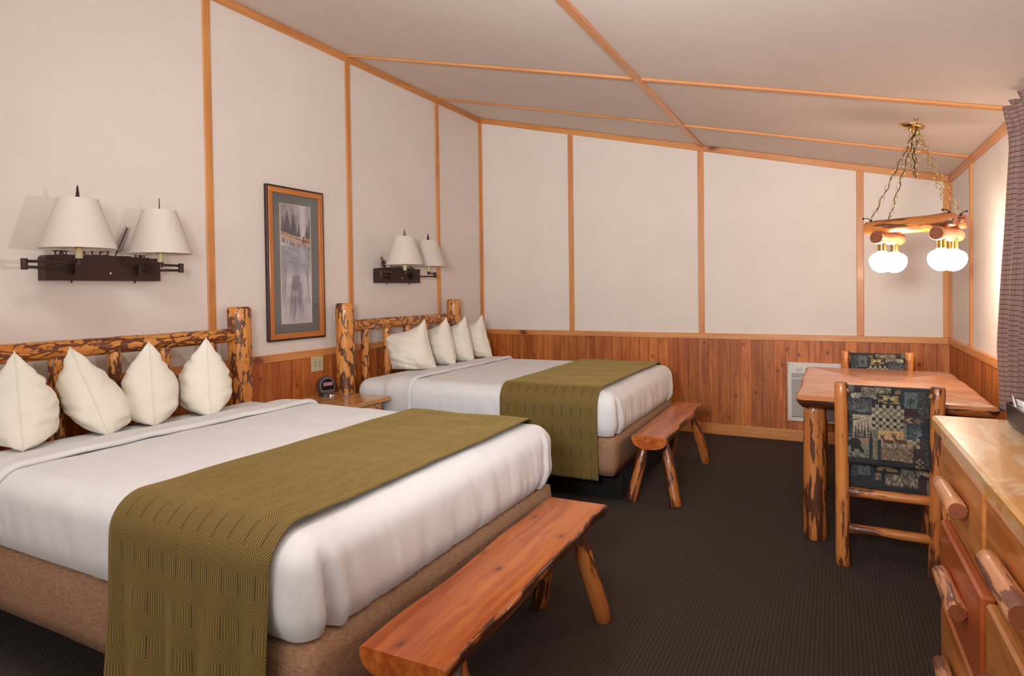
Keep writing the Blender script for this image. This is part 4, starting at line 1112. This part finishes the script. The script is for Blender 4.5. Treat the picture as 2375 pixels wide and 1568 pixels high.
# ------------------------------------------------------------------ dresser (faces -x); local s runs towards the viewer as -y
dr = thing('dresser', 'knotty pine dresser with log-piece handles at the right edge', 'dresser', (3.543, -3.252, 0), math.radians(1.0))
LNG = 1.36
v, f, l = box(0.0, 0.355, -LNG, 0.0, 0.806, 0.85, bev=0.008, grain='y'); G().add(v, f, l).build('dresser_top', MW['dresser_top'], dr, False)
logobj('corner_post', dr, MW['log3'], (0.052, -0.058, 0), (0.052, -0.058, 0.806), 0.034, 0.034, seed=3.3, n=16, bmp=0.05)
logobj('corner_post', dr, MW['log3'], (0.052, -LNG + 0.06, 0), (0.052, -LNG + 0.06, 0.806), 0.034, 0.034, seed=9.3, n=16, bmp=0.05)
boxobj('side_panel', dr, MW['drawer'], 0.085, 0.345, -0.05, -0.03, 0.03, 0.805, grain='z'); boxobj('side_panel', dr, MW['drawer'], 0.085, 0.345, -LNG + 0.03, -LNG + 0.05, 0.03, 0.805, grain='z', seed=3)
boxobj('back_panel', dr, MW['drawer'], 0.335, 0.345, -LNG + 0.05, -0.05, 0.03, 0.805, grain='y')
boxobj('face_frame', dr, MW['apron'], 0.046, 0.062, -LNG + 0.09, -0.09, 0.03, 0.805, grain='y')
rows = ((0.582, 0.790), (0.297, 0.538), (0.020, 0.270)); cols = ((-0.105, -0.672), (-0.700, -1.265))
for ri, (za, zb) in enumerate(rows):
    for ci, (ya, yb) in enumerate(cols):
        red = (ri == 1 and ci == 0)
        d = boxobj('drawer', dr, MW['drawer_red'] if red else MW['drawer'], 0.010 if red else 0.014, 0.044, yb, ya, za, zb, bev=0.007, grain='y', seed=ri * 5.1 + ci * 2.7)
        if red: d['label'] = 'redder drawer front, slightly pulled out'
        zc = (za + zb) / 2 + 0.006; yc = (ya + yb) / 2
        g = G(); vv, ff, ll, mm = log((-0.012, yc - 0.135, zc), (-0.012, yc + 0.135, zc), 0.025, 0.022, seed=ri * 3 + ci * 7.0, n=14, bmp=0.06, capmi=1); g.add(vv, ff, ll, mm)
        g.build('handle', [MW['handle'], MW['end']], d, True, 50)
    if ri < 2: boxobj('drawer_rail', dr, MW['drawer'], 0.034, 0.0455, -LNG + 0.09, -0.09, rows[ri + 1][1] + 0.004, za - 0.004, bev=0.002, grain='y', seed=ri + 20)
# condiment tray
ty0 = -3.33
tr = thing('condiment_tray', 'black condiment tray holding packets on the dresser top', 'tray', (3.722, -3.335, 0.85), math.radians(1.0))
TL, TW, TH = 0.44, 0.17, 0.075
def tray_wall(name, pts):   # pts: outline polyline on the floor; wall flares outward
    pass
V = []; Fc = []
def rr(w0, w1, l0, l1, rad, n=6):
    out = []
    for cx, cy, a0 in ((w1 - rad, l1 - rad, 0), (w0 + rad, l1 - rad, 90), (w0 + rad, l0 + rad, 180), (w1 - rad, l0 + rad, 270)):
        for k in range(n + 1): a = math.radians(a0 + 90 * k / n); out.append((cx + rad * math.cos(a), cy + rad * math.sin(a)))
    return out
loops = [(-0.014, 0.0, 0.0), (-0.005, 0.0, 0.008), (0.0, 0.0, 0.022), (0.001, 0.0, TH - 0.004), (0.003, 0.003, TH), (0.000, 0.006, TH - 0.004), (-0.003, 0.0, 0.022), (-0.012, 0.0, 0.006)]
rings_ = []
for off, _, z in [(a_, i_ > 4, c_) for i_, (a_, b_, c_) in enumerate(loops)]:
    inset = 0.004 if _ else 0
    rings_.append([(x, y, z) for x, y in rr(-off + inset, TW + off - inset, -TL - off + inset, off - inset, 0.03)])
m = len(rings_[0]); 
for r_ in rings_: V += r_
mi = []
for i in range(len(rings_) - 1):
    for k in range(m): Fc.append((i * m + k, i * m + (k + 1) % m, (i + 1) * m + (k + 1) % m, (i + 1) * m + k)); mi.append(1 if i in (3, 4) else 0)
Fc.append(tuple(range(m))[::-1]); mi.append(0); Fc.append(tuple(range((len(rings_) - 1) * m, len(rings_) * m))); mi.append(0)
G().add(V, Fc, None, mi).build('tray_body', [TRAYB, TRAYR], tr, True, 40)
def packet(x, y, z, w, h, mat, rz, rx, label, cat='packet', lines=True):
    o = thing('condiment_packet', label, cat, (x, y, z), rz, 'packets in the condiment tray'); o.rotation_euler = (rx, 0, rz)
    V = []; Fc = []
    for sd in (-1, 1):
        for j in range(7):
            for i in range(5):
                e = math.sin(math.pi * i / 4) * math.sin(math.pi * min(1, j / 6)); V.append((-w / 2 + w * i / 4, sd * (0.0008 + 0.004 * e), h * j / 6))
    for sd in (0, 1):
        for j in range(6):
            for i in range(4):
                a = sd * 35 + j * 5 + i; q = (a, a + 1, a + 6, a + 5); Fc.append(q if sd == 0 else q[::-1])
    ring = [0, 1, 2, 3, 4, 9, 14, 19, 24, 29, 34, 33, 32, 31, 30, 25, 20, 15, 10, 5]
    for k in range(20): a, b = ring[k], ring[(k + 1) % 20]; Fc.append((a, a + 35, b + 35, b))
    G().add(V, Fc).build('pouch', mat, o)
    if lines:
        g = G()
        for k in range(3):
            g.add(*box(-w * 0.3, w * (0.3 - 0.12 * (k % 2)), -0.0062, -0.0052, h * (0.80 - 0.12 * k), h * (0.80 - 0.12 * k) + 0.0022, bev=0.0003)[:2])
        g.build('printed_lines', INK, o, False)
    return o
R1 = math.radians(1.0)
def TP(x, y): return (3.722 + x * math.cos(R1) - y * math.sin(R1), -3.335 + x * math.sin(R1) + y * math.cos(R1))
pk = [(0.024, -0.070, PAPER, 0.088, 0.062, 'white sugar packet at the far left end of the tray'), (0.025, -0.138, PAPER, 0.086, 0.062, 'white packet second along the left side of the tray'),
      (0.025, -0.206, PAPER, 0.078, 0.062, 'white packet third along the left side of the tray'), (0.025, -0.274, PAPER, 0.076, 0.060, 'white packet fourth along the left side of the tray'),
      (0.052, -0.070, ORANGE, 0.094, 0.048, 'orange packet behind the first white packets in the tray'), (0.056, -0.125, ORANGE, 0.090, 0.048, 'second orange packet in the tray, nearer the viewer'),
      (0.056, -0.180, REDP, 0.086, 0.048, 'red packet in the tray'), (0.110, -0.10, PAPER, 0.112, 0.085, 'tall white card packet at the back of the tray')]
for i, (x, y, mt, h, w, lb) in enumerate(pk):
    X, Yp = TP(x, y); packet(X, Yp, 0.862, w, h, mt, math.radians(-90 + (-8, 6, -4, 5, 10, -6, 4, 3)[i]), math.radians(12 if i < 4 else 6), lb)

# ------------------------------------------------------------------ curtain
def make_curtain():
    nz_, nu = 60, 330; V = []; UV = []; Fc = []
    z1, z0 = 2.045, 0.715
    def yedge(t):  # t 0 top .. 1 bottom
        z = z1 + (z0 - z1) * t
        return float(np.interp(z, [0.70, 0.75, 1.0, 1.4, 1.86, 1.95, 2.06], [-2.19, -2.18, -2.14, -2.23, -2.335, -2.315, -2.25]))
    yend = -4.6; folds = 13
    for j in range(nz_ + 1):
        t = j / nz_; z = z1 + (z0 - z1) * t; ye = yedge(t)
        head = max(0.0, 1 - t / 0.11)
        for i in range(nu + 1):
            u = i / nu; ph = u * folds * 2 * math.pi
            amp = 0.030 + 0.010 * min(1, t * 2.0) - 0.010 * head
            dr_ = 0.35 * N3(u * 9, t * 1.2, 2.0)
            s_ = math.sin(ph + dr_ * 3 * t)
            s_ = s_ * (1.25 - 0.25 * s_ * s_)
            prof = s_ if head <= 0 else (1 - head) * s_ + head * (2 * abs(math.sin(ph * 1.5)) ** 3 - 1)
            x = 3.958 - amp * prof - 0.012 * N3(u * 12, t * 2, 5) - 0.02 * head
            y = ye + (yend - ye) * u + 0.012 * math.cos(ph + dr_ * 3 * t) * min(1, u * 12)
            dz = 0.012 * math.sin(ph * 1.5) * head
            V.append((x, y, z + dz)); UV.append((u * 3.6 + 0.001, z + 0.001))
    for j in range(nz_):
        for i in range(nu):
            a = j * (nu + 1) + i; Fc.append((a, a + 1, a + nu + 2, a + nu + 1))
    o = G().add(V, Fc, uv=UV).build('curtain', CURTAIN)
    md = o.modifiers.new('thickness', 'SOLIDIFY'); md.thickness = 0.003
    tag(o, 'pleated mauve plaid curtain hanging on the right wall', 'curtain')
    r = thing('curtain_rail', 'white curtain rail hidden behind the pleated plaid heading', 'curtain rail', (4.0, -3.4, 2.0))
    boxobj('track', r, HEATW, -0.02, 0.0, -1.12, 1.05, 0.0, 0.022, bev=0.002)
    for y in (-0.9, 0.0, 0.9): boxobj('bracket', r, HEATW, 0.0, 0.0375, y - 0.01, y + 0.01, 0.002, 0.018, bev=0.001)
make_curtain()

# ------------------------------------------------------------------ chandelier
CHX, CHY = 3.655, -1.715
cd = thing('log_chandelier', 'hanging log chandelier with four lit globe bulbs over the table', 'chandelier', (CHX, CHY, 1.55), math.radians(-26.5))
ca, sa = math.cos(math.radians(26.5)), math.sin(math.radians(26.5))
def WL(p):   # world -> chandelier local
    x, y, z = p[0] - CHX, p[1] - CHY, p[2] - 1.55
    return Vector((x * ca - y * sa, x * sa + y * ca, z))
logobj('long_log', cd, MW['log2'], (-0.228, -0.075, 0.052), (0.205, -0.075, 0.062), 0.036, 0.034, seed=2.2, n=16, ch=0.008)
logobj('long_log', cd, MW['log2'], (-0.215, 0.080, 0.052), (0.205, 0.080, 0.058), 0.035, 0.035, seed=7.2, n=16, ch=0.008)
for i, u in enumerate((-0.1425, 0.1425)):
    logobj('cross_log', cd, MW['handle'], (u, -0.145, -0.006), (u, 0.145, -0.006), 0.036, 0.034, seed=12.0 + i * 4, n=16, ch=0.006)
    for vv_ in (-0.078, 0.078):
        c0 = (u, vv_, 0)
        G().add(*lathe([(0.021, -0.084), (0.021, -0.038)], 18, c0)).build('bulb_socket', BRASS, cd, True, 40)
        prof = [(0.0005, -0.187), (0.02, -0.184), (0.040, -0.172), (0.056, -0.150), (0.0625, -0.124), (0.058, -0.100), (0.044, -0.085), (0.028, -0.078), (0.021, -0.070)]
        G().add(*lathe([(r, h - 0.010) for r, h in prof], 28, c0, cap=False)).build('globe_bulb', BULB, cd)
hook = Vector((3.658, -1.664, ceil_z(3.658)))
can = Vector((3.654, -1.50, ceil_z(3.654)))
# link mesh: long axis z
lk = G().add(*tube([(0.0115 * math.cos(a), 0, 0.0145 * math.sin(a) + (0.006 if math.sin(a) > 0 else -0.006)) for a in [2 * math.pi * k / 14 for k in range(14)]], 0.0014, 6, True)).mesh('chain_link', BRASS, True)
def chain(pts):
    pts = [Vector(p) for p in pts]; seg = [0.0]
    for a, b in zip(pts, pts[1:]): seg.append(seg[-1] + (b - a).length)
    n = max(2, int(seg[-1] / 0.0355)); 
    def at(s):
        for k in range(len(pts) - 1):
            if s <= seg[k + 1] + 1e-9: return pts[k].lerp(pts[k + 1], (s - seg[k]) / max(1e-9, seg[k + 1] - seg[k]))
        return pts[-1]
    for i in range(n):
        s = seg[-1] * (i + 0.5) / n; p = at(s); d = (at(min(seg[-1], s + 0.01)) - at(max(0, s - 0.01))).normalized()
        q = d.to_track_quat('Z', 'Y'); o = obj('chain_link', lk, cd); o.rotation_mode = 'QUATERNION'
        o.rotation_quaternion = q @ Matrix.Rotation(math.radians(90 * (i % 2) + 20), 4, 'Z').to_quaternion(); o.location = p
apex = WL(hook) + Vector((0, 0, -0.055)); apc = WL(can) + Vector((0, 0, -0.04))
ends = [Vector((-0.20, -0.075, 0.092)), Vector((-0.175, 0.080, 0.09)), Vector((0.175, -0.075, 0.10)), Vector((0.175, 0.080, 0.096))]
for e in ends: chain([apex, e])
low = WL((3.655, -1.62, 1.885))
chain([apex, apex.lerp(low, 0.6) + Vector((0.012, 0, 0)), low, apc.lerp(low, 0.6) + Vector((-0.012, 0, 0)), apc])
def cord(pts, name='cord', r=0.0022): G().add(*tube(pts, r, 6)).build(name, BLACKWIRE, cd)
def wig(a, b, n=22, k=0.006, ph=0.0): return [a.lerp(b, i / n) + Vector((k * math.sin(i * 1.4 + ph), k * math.cos(i * 1.4 + ph), 0)) for i in range(n + 1)]
cord(wig(apex, ends[0])); cord(wig(apex, ends[1], ph=1.0)); 
cord(wig(apc, low + Vector((0, 0, -0.01)), 14) + wig(low + Vector((0, 0, -0.01)), apex, 14)[1:])
cord([Vector((-0.19, -0.07, 0.09)), Vector((-0.1, 0.0, 0.098)), Vector((0.05, 0.0, 0.10)), Vector((0.18, -0.06, 0.10))])
for e in ends:
    G().add(*lathe([(0.009, -0.012), (0.007, 0.0), (0.003, 0.008)], 10, tuple(e))).build('eye_screw', BLACKWIRE, cd)
for e, dx in ((ends[0], -0.03), (ends[3], 0.03), (ends[2], -0.02)):
    a = e + Vector((0, 0, 0.0)); cord([a, a + Vector((dx * 0.5, -0.008, 0.016)), a + Vector((dx, -0.016, 0.014))], 'wire_end', 0.0026)
    G().add(*lathe([(0.001, -0.006), (0.005, -0.003), (0.005, 0.003), (0.001, 0.006)], 8, tuple(a + Vector((dx * 1.1, -0.018, 0.014))))).build('wire_nut', BLACKWIRE, cd)
# brass canopy following the ceiling slope, and the swag hook
def on_ceiling(prof, at_, name):
    v, f = lathe(prof, 30); Rm = Matrix.Rotation(math.atan(SL), 3, 'Y')
    v = [WL(at_ + Rm @ Vector(p)) for p in v]; G().add(v, f).build(name, BRASS, cd, True, 40)
on_ceiling([(0.004, -0.036), (0.012, -0.034), (0.014, -0.024), (0.045, -0.020), (0.060, -0.012), (0.064, -0.004), (0.064, -0.0005)], can, 'canopy')
on_ceiling([(0.003, -0.05), (0.004, -0.018), (0.007, -0.010), (0.012, -0.003), (0.012, -0.0005)], hook, 'swag_hook')
